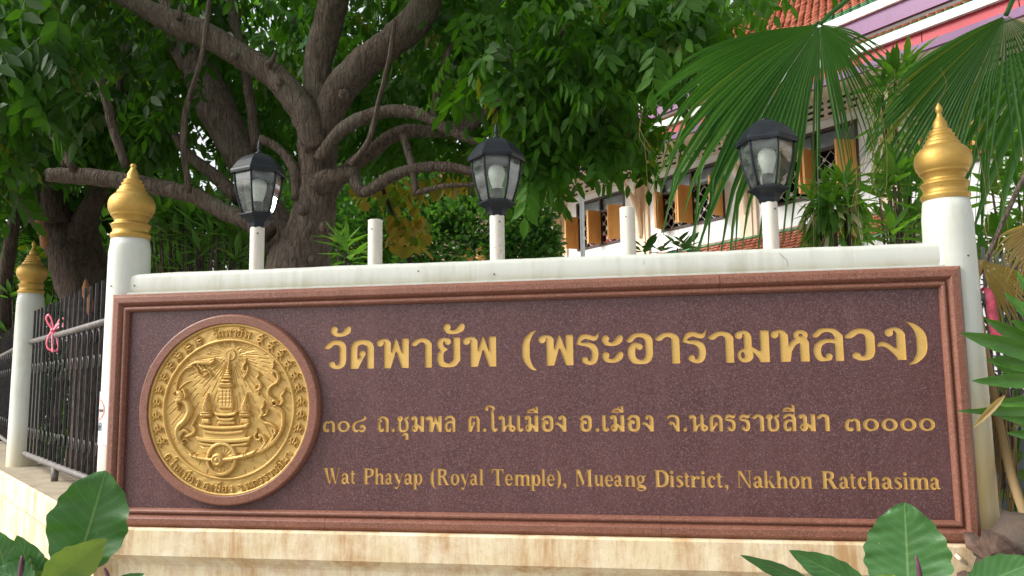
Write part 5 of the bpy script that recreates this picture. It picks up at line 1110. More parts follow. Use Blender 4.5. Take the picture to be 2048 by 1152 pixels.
P = np.vstack([clump(volume(pl, 2.2, 5.5, 3300), -.55), clump(volume([(-420, -300), (200, -300), (150, 120), (60, 300), (-420, 350)], 1.1, 2.3, 800), -.2), volume([(-60, -60), (130, -60), (110, 160), (20, 220), (-60, 220)], .5, 1.5, 130), volume([(100, 180), (330, 160), (320, 290), (120, 330)], 2.6, 4.5, 260)])
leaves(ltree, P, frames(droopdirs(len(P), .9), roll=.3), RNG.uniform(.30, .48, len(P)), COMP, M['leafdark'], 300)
# ---- trees farther back that close the view
def backtree(name, label, poly, Y0, Y1, n, mat, temps, size, stem, group=None, nobj=0, dn=.4):
    b = at(*stem); t = thing(name, label, 'tree', (b[0], b[1], GROUND), group); top = at(stem[0]+20, min(p_[1] for p_ in poly)+40, stem[2])
    MB().tube(spline([(b[0], b[1], GROUND-.1), (b[0]+.1, b[1], 0.), (b[0]+.05, b[1]+.1, max(.8, top[2]*.5)), (b[0]+.3, b[1], top[2])], 4), np.linspace(.16, .04, 13), 9).build('trunk', M['bark2'], t, smooth=True)
    P = clump(volume(poly, Y0, Y1, n), -1.0, .9); leaves(t, P, frames(droopdirs(len(P), dn), roll=.6), RNG.uniform(*size, len(P)), temps, mat, nobj); return t
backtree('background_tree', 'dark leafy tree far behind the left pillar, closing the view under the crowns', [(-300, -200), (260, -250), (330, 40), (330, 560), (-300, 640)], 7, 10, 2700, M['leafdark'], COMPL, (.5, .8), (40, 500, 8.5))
backtree('background_tree', 'light green tree glimpsed through the gap left of the leaning limb', [(240, -250), (620, -250), (640, 120), (620, 540), (250, 540), (250, 130)], 9, 12, 1100, M['leafhedge'], COMPL, (.5, .8), (430, 500, 10.5))
backtree('background_tree', 'green tree behind the central trunk fork', [(560, -300), (1000, -300), (1130, 60), (1030, 180), (900, 300), (850, 480), (600, 480)], 10, 13, 1700, M['leaf'], COMPL, (.5, .8), (760, 500, 9.5))
backtree('background_tree', 'leafy tree in front of the temple roof at top centre', [(950, -400), (1560, -400), (1400, -40), (1320, 60), (1190, 90), (1120, 120), (1040, 200)], 6.5, 9, 900, M['leaf'], COMPL, (.45, .7), (1010, 500, 7.6))
# thin pale trunk at the far left
b = at(8, 700, 4.6); t = thing('thin_tree', 'thin grey trunk at the left edge behind the farthest pillar', 'tree', (b[0], b[1], GROUND))
limb([(0, 900, 16, 4.6), (5, 700, 15, 4.6), (10, 560, 14, 4.6), (24, 470, 12, 4.6), (30, 410, 10, 4.6), (20, 300, 8, 4.6)], 'trunk', t, 10, 'bark2')
# ---- clipped small-leaved shrub tree in the middle
def blobs(parent, cs, n, size, temps, mat, nobj=0, fill=.45, name='leaf_mass'):
    P = []; D = []
    tot = sum(c[3]*c[4] for c in cs)
    for (px, py, Y, r, h) in cs:
        c = at(px, py, Y); k = int(n*r*h/tot); a = RNG.normal(0, 1, (k, 3)); a /= np.linalg.norm(a, axis=1)[:, None]; rr = 1-fill*RNG.random(k)**1.6
        lump = 1+.16*np.sin(a[:, 0]*7+px)*np.sin(a[:, 2]*6+py)+.1*np.sin(a[:, 1]*13)
        P.append(c+a*np.array([r, r*.8, h])*(rr*lump)[:, None]); D.append(a+RNG.normal(0, .55, (k, 3))+np.array([0, 0, .25]))
    P = np.vstack(P); D = np.vstack(D); leaves(parent, P, frames(D, roll=.7), RNG.uniform(*size, len(P)), temps, mat, nobj, stuffname=name)
b = at(930, 560, 7.6); hd = thing('round_shrub', 'dense bright green shrub of small glossy leaves behind the middle lantern', 'shrub', (b[0], b[1], GROUND))
for dx in (-.5, 0, .5): MB().tube([(b[0]+dx*.3, b[1], GROUND-.05), (b[0]+dx, b[1], .2), (b[0]+dx*1.6, b[1], 1.1)], [.06, .04, .02], 8).build('stem', M['bark2'], hd, smooth=True)
blobs(hd, [(930, 500, 7.6, 1.15, .9), (800, 480, 7.9, .95, .98), (1045, 480, 7.4, .5, .62), (1080, 475, 7.3, .24, .34), (860, 400, 8.0, .9, .7), (720, 470, 8.2, .9, 1.0), (990, 425, 7.7, .62, .6), (1050, 520, 7.3, .5, .5), (1078, 430, 7.4, .22, .24), (640, 460, 8.5, 1.0, 1.0)], 32000, (.065, .11), ROUND, M['leafhedge'], 200, .3)
b = at(800, 600, 4.2); yt = thing('yellowing_climber', 'sprays of yellow and rust coloured leaves hanging under the bough beside the first pole stub', 'plant', (b[0], b[1], GROUND))
limb([(845, 700, 5, 4.2), (830, 560, 5, 4.2), (800, 470, 4, 4.2), (770, 390, 4, 4.2), (745, 330, 3, 4.2)], 'stem', yt, 6, 'bark2')
P = np.vstack([volume([(765, 425), (850, 430), (850, 500), (780, 495)], 4.0, 4.5, 60), volume([(690, 365), (960, 340), (960, 372), (720, 410)], 4.0, 4.8, 95), volume([(770, 380), (850, 370), (860, 450), (780, 440)], 4.0, 4.4, 40)])
leaves(yt, P, frames(droopdirs(len(P), 1.2), roll=.4), RNG.uniform(.10, .17, len(P)), [T_leaf(.75, .1, .1), T_leaf(.65, .1, .15)], M['leafyellow'], 195)
# ---- rosette plants
def rosettes(parent, cs, mat, temps, nobj=300, up=.35):
    """cs rows: px, py, Y, count, length"""
    P = []; D = []; S_ = []
    for (px, py, Y, k, L) in cs:
        c = at(px, py, Y)
        for i in range(k):
            a = i*2.4+random.uniform(-.3, .3); e = up+(.9*(i/k)-.25)*1.2+random.uniform(-.12, .12)
            d = np.array([math.cos(a)*math.cos(e), math.sin(a)*math.cos(e), math.sin(e)]); P.append(c+d*.02+np.array([0, 0, .04*i/k])); D.append(d); S_.append(L*random.uniform(.8, 1.12))
    leaves(parent, np.array(P), frames(np.array(D), roll=.15), np.array(S_), temps, mat, nobj)
def stems(parent, cs, base, mat='bark2', r=.012):
    for (px, py, Y, *_q) in cs:
        c = at(px, py, Y); MB().tube(spline([base+(c-base)*[.3, .3, 0], (base*.5+c*.5), c], 4), np.linspace(r*1.6, r*.6, 9), 6).build('stem', M[mat], parent, smooth=True)
cs = [(335, 430, 1.7, 14, .24), (365, 405, 1.9, 13, .22), (395, 450, 1.6, 15, .25), (350, 480, 1.5, 14, .25), (430, 425, 1.9, 13, .22), (455, 470, 1.7, 14, .24), (400, 505, 1.5, 14, .24), (330, 530, 1.5, 12, .22), (470, 515, 1.6, 13, .23), (440, 395, 2.1, 12, .2), (375, 440, 2.3, 14, .24), (320, 395, 2.3, 12, .22), (560, 330, 3.6, 10, .2), (425, 470, 2.1, 14, .24), (365, 540, 1.7, 12, .24), (310, 465, 1.9, 12, .24)]
b = at(390, 620, 1.8); cs = [(a, max(b_, 432)+8, max(c_, 2.3), d, e) for a, b_, c_, d, e in cs]; cs += [(RNG.uniform(300, 500), RNG.uniform(395, 520), RNG.uniform(2.3, 3.6), 13, .25) for _ in range(26)]; pl_ = thing('oleander_bush', 'leafy bush with long narrow leaves between the left pillar and the left lantern', 'bush', (b[0], b[1], GROUND)); b[2] = GROUND; stems(pl_, cs, b); rosettes(pl_, cs, M['leaflong'], LANCE, 250)
cs = [(690, 505, 1.2, 12, .19), (700, 525, 1.0, 10, .2), (676, 490, 1.4, 8, .15)]
b = at(690, 620, 1.2); pl_ = thing('sapling', 'small pale green sapling just right of the big trunk, behind the white beam', 'plant', (b[0], b[1], GROUND)); b[2] = GROUND; stems(pl_, cs, b); rosettes(pl_, cs, M['leafmango'], LANCE, 60)
cs = [(x, y, Y, 11, .22) for x, y, Y in ((20, 600, 4.6), (60, 640, 5), (110, 560, 5), (10, 680, 4.6), (45, 560, 5.4), (100, 620, 5.6), (5, 540, 5), (120, 500, 5.6), (205, 440, 5), (212, 490, 4.6), (208, 540, 4.6), (20, 480, 5.2), (80, 700, 5.2))]
b = at(60, 700, 5); pl_ = thing('leafy_bush', 'bright leafy bush behind the left fences', 'bush', (b[0], b[1], GROUND)); b[2] = GROUND; stems(pl_, cs, b); rosettes(pl_, cs, M['leaflong'], [T_leaf(.36), T_leaf(.3)], 140)
b = at(120, 800, 6.5); dk = thing('dark_thicket', 'dark thicket filling the space behind the left fences', 'bush', (b[0], b[1], GROUND))
P = volume([(-300, 480), (620, 480), (620, 1000), (-300, 1100)], 5.6, 7.5, 3000); P = P[P[:, 2] > GROUND]
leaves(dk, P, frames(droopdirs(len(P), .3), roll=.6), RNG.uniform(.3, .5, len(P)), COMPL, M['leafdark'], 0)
# dracaenas in front of the hall
def dracaena(label, heads, skirt, base, mats=('leafmango', 'leafwhite')):
    b = at(*base); t = thing('dracaena', label, 'plant', (b[0], b[1], GROUND), 'dracaena clumps in front of the temple hall'); b[2] = GROUND
    stems(t, heads, b, 'bark2', .022); rosettes(t, heads, M[mats[0]], STRAPW, 300, .45)
    for k, (nn, mt) in enumerate(((int(skirt[4]*.8), 'leafmango'), (int(skirt[4]*.3), mats[1]))):
        px, py, Y, sz, _n = skirt; c = at(px, py, Y); w_, h_ = sz; a = RNG.uniform(0, 6.28, nn); hh = RNG.uniform(-h_, h_*.8, nn)
        rr = w_*np.sqrt(np.clip(1-(hh/h_/1.15)**2, .05, 1))*.75
        P = c+np.stack([np.cos(a)*rr, np.sin(a)*rr, hh+.06], 1); D = np.stack([np.cos(a)*.75, np.sin(a)*.75, -.75+RNG.normal(0, .25, nn)], 1)
        leaves(t, P, frames(D, roll=.2), RNG.uniform(.13, .22, nn), STRAPW, M[mt], 140)
    return t
dracaena('bushy dracaena with bleached leaf tips in front of the third hall window', [(1655, 395, 3, 22, .20), (1690, 378, 3, 24, .22), (1625, 408, 3, 16, .17), (1700, 412, 2.8, 20, .2), (1668, 420, 2.8, 20, .2), (1640, 435, 2.9, 16, .17)], (1672, 440, 3.0, (.24, .22), 230), (1675, 520, 3))
dracaena('tall dracaena standing behind the drooping tips of the fan palm', [(1790, 165, 3.4, 26, .30), (1815, 150, 3.5, 20, .28), (1765, 190, 3.4, 16, .24)], (1795, 250, 3.4, (.22, .38), 150), (1790, 520, 3.4))
def bush_at(name, label, region, Y0, Y1, k, L, mat, temps, base, cat='plant', per=9):
    b = at(*base); t = thing(name, label, cat, (b[0], b[1], GROUND)); b[2] = GROUND; C_ = volume(region, Y0, Y1, k); cs = [(*proj(c), c[1], per, L) for c in C_]
    stems(t, cs[:14], b, 'bark2', .009); rosettes(t, cs, M[mat], temps, 300, .3); return t
BL = [T_leaf(.30, .15, .12), T_leaf(.34, .15, .2), T_leaf(.27, .12, .05)]
bush_at('mango_sapling', 'leafy sapling with long bright leaves left of the right gold finial', [(1760, 350), (1850, 340), (1850, 500), (1740, 500)], .7, 1.5, 24, .155, 'leafmango', BL, (1800, 560, 1.1))
bush_at('tall_bush', 'tall leafy bush right of the right pillar, under the second palm frond', [(1955, 290), (2200, 240), (2200, 560), (1970, 560)], .9, 2.2, 75, .17, 'leafmango', BL, (2060, 640, 1.5), 'bush')
bush_at('low_shrub', 'little green shoots peeking over the white beam below the second hall window', [(1285, 500), (1410, 492), (1410, 512), (1285, 515)], 2.6, 3.0, 7, .13, 'leafhedge', [T_leaf(.5, .15, .15)], (1340, 560, 2.8), 'plant', 6)
# ------------------------------------------------------------------ fan palm
pb = at(2062, 1120, -.12)
palm = thing('fan_palm', 'fan palm at the right edge, its big drooping fronds hanging over lantern and finial', 'palm', (pb[0], pb[1], GROUND))
A_ = [(.21, GROUND-.05), (.22, GROUND+.3), (.20, -.95), (.215, -.75), (.19, -.62), (.15, -.52), (.08, -.42)]
MB().lathe([(r, z) for r, z in A_], (pb[0], pb[1], 0), 20).build('trunk', M['stone'], palm, smooth=True)
rb = random.Random(2)
for lv in range(7):
    for k in range(8):
        a = 2*math.pi*(k+.5*(lv % 2))/8+rb.uniform(-.15, .15); z = -1.35+lv*.125+rb.uniform(-.02, .02); r = .20 if lv < 5 else .17-.03*(lv-5)
        o_ = np.array([math.cos(a), math.sin(a), 0]); tn = np.array([-math.sin(a), math.cos(a), 0.]); c = np.array([pb[0], pb[1], z])+o_*r
        L_ = rb.uniform(.10, .16); wd = rb.uniform(.055, .085); up_ = np.array([0, 0, 1.])*.8+o_*.45
        pts = [c-tn*wd, c+tn*wd, c+tn*wd*.8+up_*L_*.6, c+tn*wd*.35+up_*L_*rb.uniform(.85, 1.1), c-tn*wd*.4+up_*L_, c-tn*wd*.85+up_*L_*.55]
        v = [p+o_*.028 for p in pts]+[p-o_*.01 for p in pts]+[c+up_*L_*.4+o_*.06]
        f = [(i, (i+1) % 6, 12) for i in range(6)]+[(i, 6+i, 6+(i+1) % 6, (i+1) % 6) for i in range(6)]+[(11, 10, 9, 8, 7, 6)]
        mesh('leaf_base', v, f, M['bootpink'] if (k+lv) % 3 else M['stone'], palm)
def frond(hubpx, Y, segs, label_mat='palm', parent=palm, gmul=1.0, petiole=None, thread=True, depth=.35, seed=1, fuse=.5, nm='frond', stag='leaflet', foldw=.45):
    rr = random.Random(seed); H_ = at(hubpx[0], hubpx[1], Y); k_ = pxm(H_); n = len(segs)
    pet = [H_]+[at(*p_) for p_ in (petiole or [(hubpx[0]+40, hubpx[1]-30, Y)])]
    fr = MB().tube(spline(pet, 5), np.linspace(.012, .020, (len(pet)-1)*5+1), 8).build(nm, M[label_mat], parent, smooth=True)
    Rv, Dv = np.array([_R[0], _R[1], 0.]), np.array([0, 0, -1.]); Rv /= np.linalg.norm(Rv); Nv = np.array([-Rv[1], Rv[0], 0.])    # away from the viewer
    tips = []
    for i, (th, Lp) in enumerate(segs):
        if nm == 'frond' and th < 98 and i % 2: tips.append((H_, 0)); continue
        th0 = th; th = R_(th+rr.uniform(-.3, .3)); L = Lp/k_; Lr = rr.uniform(.88, 1.08); g = gmul*(.30+.05*math.sin(th*5+seed))
        dth = R_(abs(segs[min(i+1, n-1)][0]-segs[max(i-1, 0)][0])/(2 if 0 < i < n-1 else 1))
        fz = fuse if nm == 'dead_frond' else (fuse*1.25 if th0 > 106 else fuse*.7)
        dpt = depth*math.sin(th*1.7+seed); ex = rr.uniform(-.05, .42)*gmul; sx = rr.uniform(-.10, .10); yx = rr.uniform(-.15, .15)
        dr = Rv*math.cos(th)+Dv*math.sin(th)+Nv*dpt; dr /= np.linalg.norm(dr); NS = 15; v = []; side_ = np.cross(dr, Nv); side_ /= np.linalg.norm(side_); nn = np.cross(side_, dr)
        w0 = max(.008, 2*math.tan(dth/2)*L*fz*1.12)*(1.7 if nm == 'frond' and th0 < 98 else 1); brk = rr.uniform(.74, .9); bend = rr.uniform(.4, 1.2) if rr.random() < .6 else .1
        for t in np.linspace(.02, 1, NS):
            lt = L*t if t < fz else L*(fz+(t-fz)*Lr); u_ = max(0, t-fz)
            p = H_+dr*lt+Dv*L*(g*max(0, t-.2)**2+ex*u_**1.6)+side_*L*sx*u_+Nv*L*yx*u_
            if t > brk: p = p+Dv*L*(t-brk)*bend-dr*L*(t-brk)*bend*.6
            w_ = w0*(t/fz) if t < fz else w0*max(.04, (1-((t-fz)/(1-fz))**1.4))*(.92 if t < fz+.1 else 1)
            v += [p+side_*w_*.5, p+nn*w_*foldw, p-side_*w_*.5]
        f = []
        for j in range(NS-1):
            a = 3*j; f += [(a, a+1, a+4, a+3), (a+1, a+2, a+5, a+4)]
        o = mesh(stag, v, f, M[label_mat], fr, smooth=False); tips.append((v[-2], L))
    if thread:
        for i in range(0, n, 2):
            tp, L = tips[i]
            if L == 0: continue
            l = rr.uniform(.12, .4); q_ = [tp, tp+np.array([rr.uniform(-.02, .02), 0, -l*.5]), tp+np.array([rr.uniform(-.05, .05), 0, -l])]
            MB().tube(spline(q_, 3), .0013, 3, cap=False).build('fibre', M['palmdry'], fr)
        for i in range(10):
            tp, L = tips[rr.randrange(n)]
            if L == 0: continue
            mid = H_*.45+tp*.55; l = rr.uniform(.2, .5); q_ = [mid, mid+np.array([rr.uniform(-.03, .03), -.02, -l*.5]), mid+np.array([rr.uniform(-.06, .06), 0, -l])]
            MB().tube(spline(q_, 3), .0012, 3, cap=False).build('fibre', M['palmdry'], fr)
    return fr
def interp(tab, n):
    t = np.array(tab, float); a = np.linspace(t[0, 0], t[-1, 0], n); return [(x, float(np.interp(x, t[:, 0], t[:, 1]))) for x in a]
frond((1640, 48), .75, interp([(2, 200), (20, 225), (40, 225), (60, 235), (80, 270), (95, 330), (108, 400), (118, 490), (128, 530), (140, 510), (152, 450), (163, 400), (171, 365)], 84), petiole=[(1672, 18, .75), (1740, -30, .7), (1880, -90, .5), (2080, 0, .2), (2120, 500, 0), (2070, 1060, -.1)], seed=1)
frond((2012, 30), .6, interp([(40, 240), (60, 320), (80, 340), (100, 350), (120, 350), (135, 370), (150, 330), (158, 260)], 62), petiole=[(2040, -20, .6), (2120, -60, .4), (2160, 200, .2), (2120, 700, 0), (2075, 1060, -.1)], seed=4)
frond((2120, 60), .9, interp([(60, 330), (90, 380), (120, 380), (150, 330)], 20), petiole=[(2180, 0, .8), (2200, 400, .3), (2085, 1060, -.1)], seed=9)
# dead frond folded over the right fence
frond((1962, 520), .30, interp([(18, 150), (35, 170), (52, 175), (66, 160)], 18), 'palmdry', petiole=[(1955, 600, .3), (2010, 900, .1), (2060, 1060, -.1)], seed=12, thread=False, gmul=.5, nm='dead_frond', fuse=.6, foldw=.5)
frond((2100, 440), .42, interp([(110, 170), (130, 190), (150, 190), (168, 170)], 18), 'palmdry', petiole=[(2130, 600, .3), (2090, 1060, -.1)], seed=13, thread=False, gmul=.6, nm='dead_frond', fuse=.6, foldw=.5)
# hanging brown fibres and petioles behind the fence
for i in range(46):
    x = rb.uniform(1978, 2030); y0 = rb.uniform(760, 880); p0 = at(x, y0, rb.uniform(.12, .4)); p1 = at(x+rb.uniform(-14, 14), y0+rb.uniform(100, 190), rb.uniform(.1, .3))
    MB().tube(spline([p0, (p0+p1)/2+np.array([rb.uniform(-.02, .02), 0, 0]), p1], 3), rb.uniform(.0018, .005), 4, cap=False).build('fibre', M['palmdry'] if i % 3 else M['bark2'], palm)
rod = limb([(1944, 575, 5, .4), (1975, 515, 5, .42), (2005, 445, 5, .46), (2040, 370, 5, .5), (2075, 300, 5, .55)], 'rod', None, 8, 'bark', 0)
tagset(rod, 'reddish brown bare stick leaning up to the right behind the right pillar', 'stick')

# ------------------------------------------------------------------ big foreground leaves
def bigleaf(parent, base, tip, width, Yb, Yt, mat='bigleaf', prof='oval', wave=.03, tilt=0.0, curl=.12, fold=.12, name='leaf', seed=0, hang=0.0):
    B_, T_ = at(*base, Yb), at(*tip, Yt); ax = T_-B_; L = np.linalg.norm(ax); ax /= L; view = (B_+T_)/2-CAM; view /= np.linalg.norm(view)
    sd = np.cross(ax, view); sd /= np.linalg.norm(sd); nr = np.cross(sd, ax); sd2 = sd*math.cos(tilt)+nr*math.sin(tilt); nr2 = np.cross(sd2, ax)
    wm = width/pxm((B_+T_)/2); NU, NV = 30, 10; v = []; uv = []
    for i in range(NU+1):
        t = i/NU
        if prof == 'oval': w_ = math.sin(math.pi*min(1, t**.92))**.62
        elif prof == 'heart': w_ = (1-abs(2*t**.62-1)**2.4)**.75 if t < .999 else 0; w_ *= 1 if t < .55 else (1-(t-.55)*.12)
        elif prof == 'lance': w_ = math.sin(math.pi*t**.85)**.9
        elif prof == 'blade': w_ = min(1, (t*5+.25))*(1-t**3.2)
        for j in range(NV+1):
            s = 2*j/NV-1; e = abs(s)
            h = -fold*wm*e**1.2*w_+curl*L*(t-.4)**2*-1+wave*wm*e**2*math.sin(t*19+seed+s*1.3)+.012*wm*math.sin(t*44+s*5+seed)*e
            wv = 1+.035*math.sin(t*37+seed*2)*(1 if e > .9 else 0)
            v.append(B_+ax*L*t+sd2*wm*.5*s*w_*wv-nr2*h*-1+np.array([0, 0, -hang*L*t*t])); uv.append((t, (s*w_*.5/max(w_*.5, 1e-3))*.5+.5))
    f = [(i*(NV+1)+j, i*(NV+1)+j+1, (i+1)*(NV+1)+j+1, (i+1)*(NV+1)+j) for i in range(NU) for j in range(NV)]
    return mesh(name, v, f, M[mat], parent, smooth=True, uv=uv)
b = at(120, 1300, -.55); fl = thing('broadleaf_plant', 'foreground plant with one large upright oval leaf, at the lower left corner', 'plant', (b[0], b[1], GROUND))
bigleaf(fl, (150, 1148), (214, 940), 150, -.55, -.50, seed=1, tilt=.25, wave=.05)
bigleaf(fl, (88, 1172), (216, 1072), 84, -.62, -.62, 'bigleafy', 'lance', seed=2, tilt=-.3)
bigleaf(fl, (75, 1190), (36, 1070), 72, -.6, -.62, 'bigleaf', 'lance', seed=3, tilt=.3)
bigleaf(fl, (20, 1170), (-12, 1058), 70, -.6, -.6, 'bigleaf', 'lance', seed=4, tilt=.2)
bigleaf(fl, (70, 1170), (-10, 1140), 70, -.66, -.68, 'bigleaf', 'lance', seed=5)
bigleaf(fl, (130, 1190), (60, 1110), 60, -.58, -.6, 'bigleafy', 'lance', seed=6, tilt=.4)
bigleaf(fl, (215, 1180), (292, 1146), 30, -.55, -.55, 'bigleaf', 'lance', seed=7)
for l in ([(40, 1170, 5, -.66), (42, 1140, 5, -.66), (44, 1112, 2, -.66)], [(214, 1170, 4, -.6), (215, 1150, 4, -.6), (209, 1136, 2, -.6)]): limb(l, 'flower_spike', fl, 8, 'spadix', 0)
for l in ([(120, 1320, 5, -.6), (140, 1220, 4, -.57), (152, 1140, 3, -.55)], [(118, 1320, 5, -.6), (60, 1240, 4, -.6), (70, 1185, 3, -.6)]): limb(l, 'stalk', fl, 7, 'leafmango', 0)
b = at(1820, 1300, -.5); fr_ = thing('anthurium_plant', 'foreground plant with a big heart shaped leaf and purple spike, at the lower right', 'plant', (b[0], b[1], GROUND))
bigleaf(fr_, (1818, 1178), (1809, 1004), 158, -.5, -.47, 'bigleaf', 'heart', seed=2, wave=.02, fold=.05, tilt=.06)
bigleaf(fr_, (1745, 1185), (1577, 1099), 60, -.52, -.5, 'bigleaf', 'lance', seed=3, tilt=.15)
bigleaf(fr_, (1640, 1176), (1480, 1106), 34, -.5, -.52, 'bigleaf', 'lance', seed=4, tilt=.5)
bigleaf(fr_, (1930, 1182), (2080, 1120), 80, -.55, -.55, 'bigleaf', 'lance', seed=5, tilt=.1)
bigleaf(fr_, (1720, 1190), (1790, 1150), 34, -.55, -.55, 'bigleafy', 'lance', seed=6)
limb([(1842, 1175, 6, -.56), (1838, 1140, 5, -.56), (1832, 1112, 2, -.56)], 'flower_spike', fr_, 8, 'spadix', 0)
limb([(1822, 1300, 6, -.5), (1820, 1230, 4, -.5), (1818, 1176, 3, -.5)], 'stalk', fr_, 7, 'leafmango', 0)
b = at(2100, 1200, -.45); bl_ = thing('strap_leaf_plant', 'plant with long pointed green blades reaching in from the right edge over the frame corner', 'plant', (b[0], b[1], GROUND))
for i, (bs, tp, w_, Yb, Yt) in enumerate((((2085, 712), (1914, 664), 38, -.35, -.40), ((2090, 700), (1966, 632), 34, -.3, -.33), ((2100, 735), (1968, 722), 40, -.3, -.34), ((2090, 762), (1938, 762), 30, -.38, -.42), ((2080, 822), (1908, 820), 20, -.35, -.42), ((2090, 775), (1985, 730), 30, -.3, -.3), ((2100, 800), (1975, 808), 26, -.3, -.3), ((2090, 845), (1990, 828), 24, -.3, -.3), ((2090, 660), (2005, 585), 26, -.3, -.3), ((2100, 640), (2030, 540), 26, -.3, -.3), ((2110, 870), (2010, 865), 24, -.3, -.3), ((2100, 680), (2015, 640), 26, -.28, -.28))):
    bigleaf(bl_, bs, tp, w_, Yb, Yt, 'blade', 'blade', wave=.05, tilt=.35*math.sin(i*2.1), fold=.3, seed=i, hang=.0)
bigleaf(bl_, (2010, 790), (1944, 858), 13, -.4, -.42, 'palmdry', 'lance', seed=3, fold=.5, name='dry_leaf')
limb([(2110, 1250, 9, -.35), (2105, 1000, 9, -.35), (2100, 800, 8, -.33), (2105, 640, 7, -.3)], 'stem', bl_, 9, 'bark2', 0)
# heart shaped variegated climber behind the right fence
b = at(2030, 1000, .25); ph = thing('climbing_vine', 'pale blotched heart shaped vine leaves behind the right fence bars', 'vine', (b[0], b[1], GROUND))
limb([(2035, 1080, 3, .3), (2030, 950, 3, .3), (2040, 860, 3, .3), (2032, 780, 3, .3)], 'stem', ph, 6, 'leafmango', 0)
for i, (x, y, a, s) in enumerate(((2030, 835, 30, 34), (2024, 865, 200, 30), (2034, 900, 100, 30), (2010, 922, 170, 26), (2040, 940, 60, 30), (2018, 985, 150, 24), (2044, 790, 70, 30), (2012, 780, 220, 24))):
    bigleaf(ph, (x, y), (x+s*math.cos(R_(a)), y+s*math.sin(R_(a))), s*.75, .28, .26, 'bigleafy', 'heart', seed=i)
b = at(2056, 960, .55); pot = thing('plant_pot', 'grey plant pot just visible behind the right fence at the edge', 'pot', (b[0], b[1], GROUND))
MB().lathe([(.11, -.58), (.13, -.3), (.14, -.17), (.155, -.165), (.155, -.13), (.135, -.13), (.13, -.2)], (b[0], b[1], 0), 24).build('pot_body', M['windowglass'], pot, smooth=True)
MB().lathe([(.2, GROUND), (.2, -.60), (.01, -.585)], (b[0], b[1], 0), 16).build('pot_stand', M['stone'], pot)
# leafy undergrowth behind the right fence
bush_at('undergrowth', 'dark undergrowth behind the right fence', [(1990, 560), (2200, 560), (2200, 1100), (1985, 1050)], 1.2, 2.4, 70, .17, 'leafdark', BL, (2080, 900, 1.8), 'bush')

# ------------------------------------------------------------------ ribbons
def band(pts, wd, name, parent, mat, thick=.003):
    Q = spline(pts, 6); T = np.gradient(Q[:, :3], axis=0); T /= np.linalg.norm(T, axis=1)[:, None]+1e-9; v = []
    for i, p in enumerate(Q):
        s = np.cross(T[i], [0.2, 1, .1]); s /= np.linalg.norm(s); w_ = p[3] if len(p) > 3 else wd; v += [p[:3]+s*w_, p[:3]-s*w_, p[:3]-s*w_+[0, thick, 0], p[:3]+s*w_+[0, thick, 0]]
    f = [(4*i+a, 4*i+(a+1) % 4, 4*i+4+(a+1) % 4, 4*i+4+a) for i in range(len(Q)-1) for a in range(4)]
    return mesh(name, v, f, M[mat], parent, smooth=True)
def YF(px):      # depth of the left fence line seen at px
    t = np.linspace(-.5, 1.5, 400); pts = P0[None, :2]+(P1[:2]-P0[:2])[None]*t[:, None]; pr = [abs(proj((p[0], p[1], .4))[0]-px) for p in pts]; return float(pts[int(np.argmin(pr))][1])
c = at(107, 668, YF(107)-.04); rib = thing('pink_cord', 'pink plastic cord tied in a bow on the top rail of the left fence', 'ribbon', (c[0], c[1], c[2]))
yf = c[1]
for j, l in enumerate(([(107, 660), (98, 650), (92, 637), (97, 630), (103, 640), (107, 660)], [(107, 660), (114, 648), (122, 637), (130, 640), (128, 652), (118, 655), (107, 662)], [(107, 660), (97, 672), (93, 690), (100, 700), (114, 700), (116, 680), (108, 665)], [(106, 662), (104, 680), (105, 704)], [(110, 664), (116, 690), (118, 705), (116, 728)], [(107, 660), (118, 648), (128, 650), (131, 660)])):
    band([at(x, y, yf-.01*j) for x, y in l], .008, 'cord_loop', rib, 'pinkp' if j % 2 else 'pink')
MB().lathe([(.001, -.02), (.018, -.012), (.02, .006), (.001, .02)], at(107, 660, yf-.03), 10).build('knot', M['pink'], rib, smooth=True)
c = at(1972, 590, .12); rib2 = thing('red_ribbon', 'wide red pink ribbon hanging from the rail of the right fence beside the pillar', 'ribbon', (c[0], c[1], c[2]))
band([(*at(x, y, Y), w_) for x, y, Y, w_ in ((1962, 585, .17, .006), (1967, 578, .10, .008), (1975, 582, .07, .012), (1981, 598, .06, .016), (1984, 625, .07, .018), (1988, 650, .07, .018), (1990, 668, .07, .015))], .012, 'ribbon_tail', rib2, 'pink')
for k in range(5):
    a = k*1.26; band([(*at(1990, 668, .07), .006), (*(at(1990, 676, .06)+np.array([.02*math.cos(a), .015*math.sin(a), 0])), .016), (*(at(1990, 684, .07)+np.array([.028*math.cos(a), .02*math.sin(a), 0])), .008)], .01, 'ribbon_fold', rib2, 'pink')
# a scrap of folded paper stuck in the plinth, right
c = at(1925, 1118, -.075); scr = thing('wood_chip', 'small pale splinter stuck on the stained plinth under the right end of the frame', 'debris', (c[0], c[1], c[2]))
band([at(1912, 1110, -.068), at(1920, 1118, -.085), at(1932, 1126, -.07)], .007, 'chip', scr, 'cream', .008)
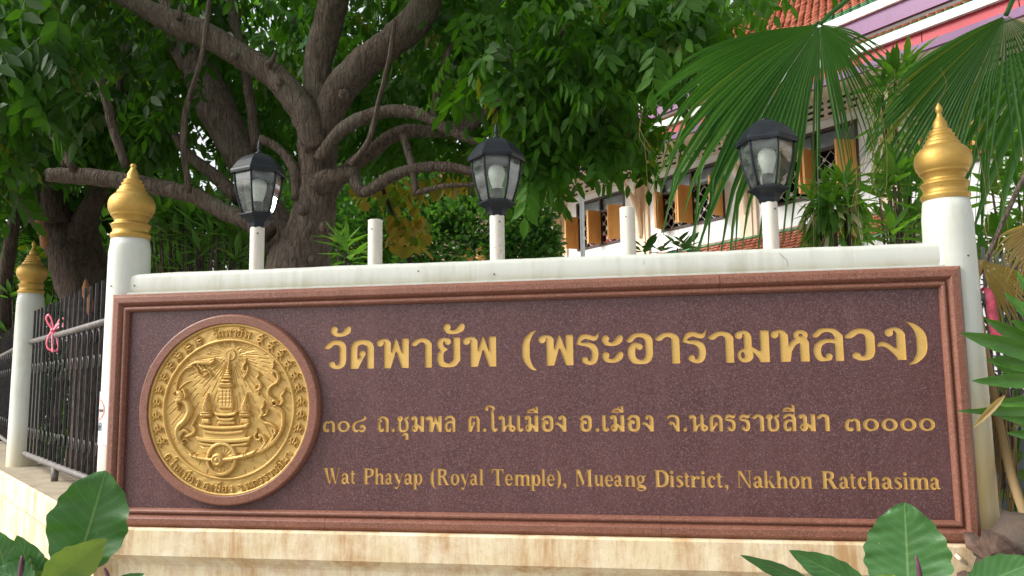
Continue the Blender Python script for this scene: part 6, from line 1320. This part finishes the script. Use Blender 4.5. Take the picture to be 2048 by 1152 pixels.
# ------------------------------------------------------------------ no-smoking notice wrapped on the left pillar
nsx, nsy, nr_ = -1.915, .1, .1045
sg = thing('no_smoking_notice', 'white no smoking notice stuck on the left pillar, mostly hidden by the granite frame', 'sign', (nsx, nsy, 0))
zt_, zb_ = at(208, 783, 0.05)[2], at(206, 889, 0.05)[2]; hh_ = zt_-zb_; a0 = R_(188)       # left edge angle on the pillar
def cylp(u, w_, r=nr_):      # u along the arc in metres, w_ up
    a = a0+u/nr_; return (nsx+(r)*math.cos(a), nsy+r*math.sin(a), zb_+w_)
def patch(loop_fn, name, mat, r): pass
Wd = .145
v = [cylp(Wd*i/16, z_*hh_, nr_+.0015) for z_ in (0, 1) for i in range(17)]; mesh('sticker', v, [(i, i+1, 18+i, 17+i) for i in range(16)], M['sticker'], sg, smooth=True)
ring = [(Wd*.5+.052*s*math.cos(a), hh_*.66+.052*s*math.sin(a)) for s in (1, .84) for a in np.linspace(0, 2*math.pi, 33)]
mesh('red_ring', [cylp(x, y, nr_+.003) for x, y in ring], [(i, i+1, 34+i, 33+i) for i in range(32)], M['stickerred'], sg)
bar = [(Wd*.5+.046*k*.78-.004*q_, hh_*.66-.046*k*.62+.005*q_) for k in np.linspace(-1, 1, 9) for q_ in (-1, 1)]
mesh('red_bar', [cylp(x, y, nr_+.0036) for x, y in bar], [(2*i, 2*i+1, 2*i+3, 2*i+2) for i in range(8)], M['stickerred'], sg)
cg = [(Wd*.22, .63), (Wd*.78, .63), (Wd*.78, .69), (Wd*.22, .69)]; mesh('cigarette', [cylp(x, y*hh_, nr_+.0026) for x, y in [(Wd*(.2+.06*i), zz) for zz in (.62, .67) for i in range(11)]], [(i, i+1, 12+i, 11+i) for i in range(10)], M['stickerblack'], sg)
for k in range(2):
    sm = [(Wd*(.3+.1*k)+.01*math.sin(t*9), hh_*(.7+.12*t)) for t in np.linspace(0, 1, 9)]; mesh('smoke', [cylp(x+q_*.002, y, nr_+.0026) for x, y in sm for q_ in (-1, 1)], [(2*i, 2*i+1, 2*i+3, 2*i+2) for i in range(8)], M['stickerblack'], sg)
def stxt(txt, x, y, h, name='sticker_text'):
    for ch in txt:
        ls = glyph(ch, -.01); wch = h*.62
        if ch == ' ': x += h*.4; continue
        pts, tr = cdt([np.column_stack([x+l[:, 0]*wch, y+l[:, 1]*h]) for l in ls]); mesh(name, [cylp(a, b_, nr_+.0028) for a, b_ in pts], tr, M['stickerblack'], sg); x += wch*1.2
stxt('เขต', .018, hh_*.26, .042); 
stxt('ขตนพ', .018, hh_*.12, .016);
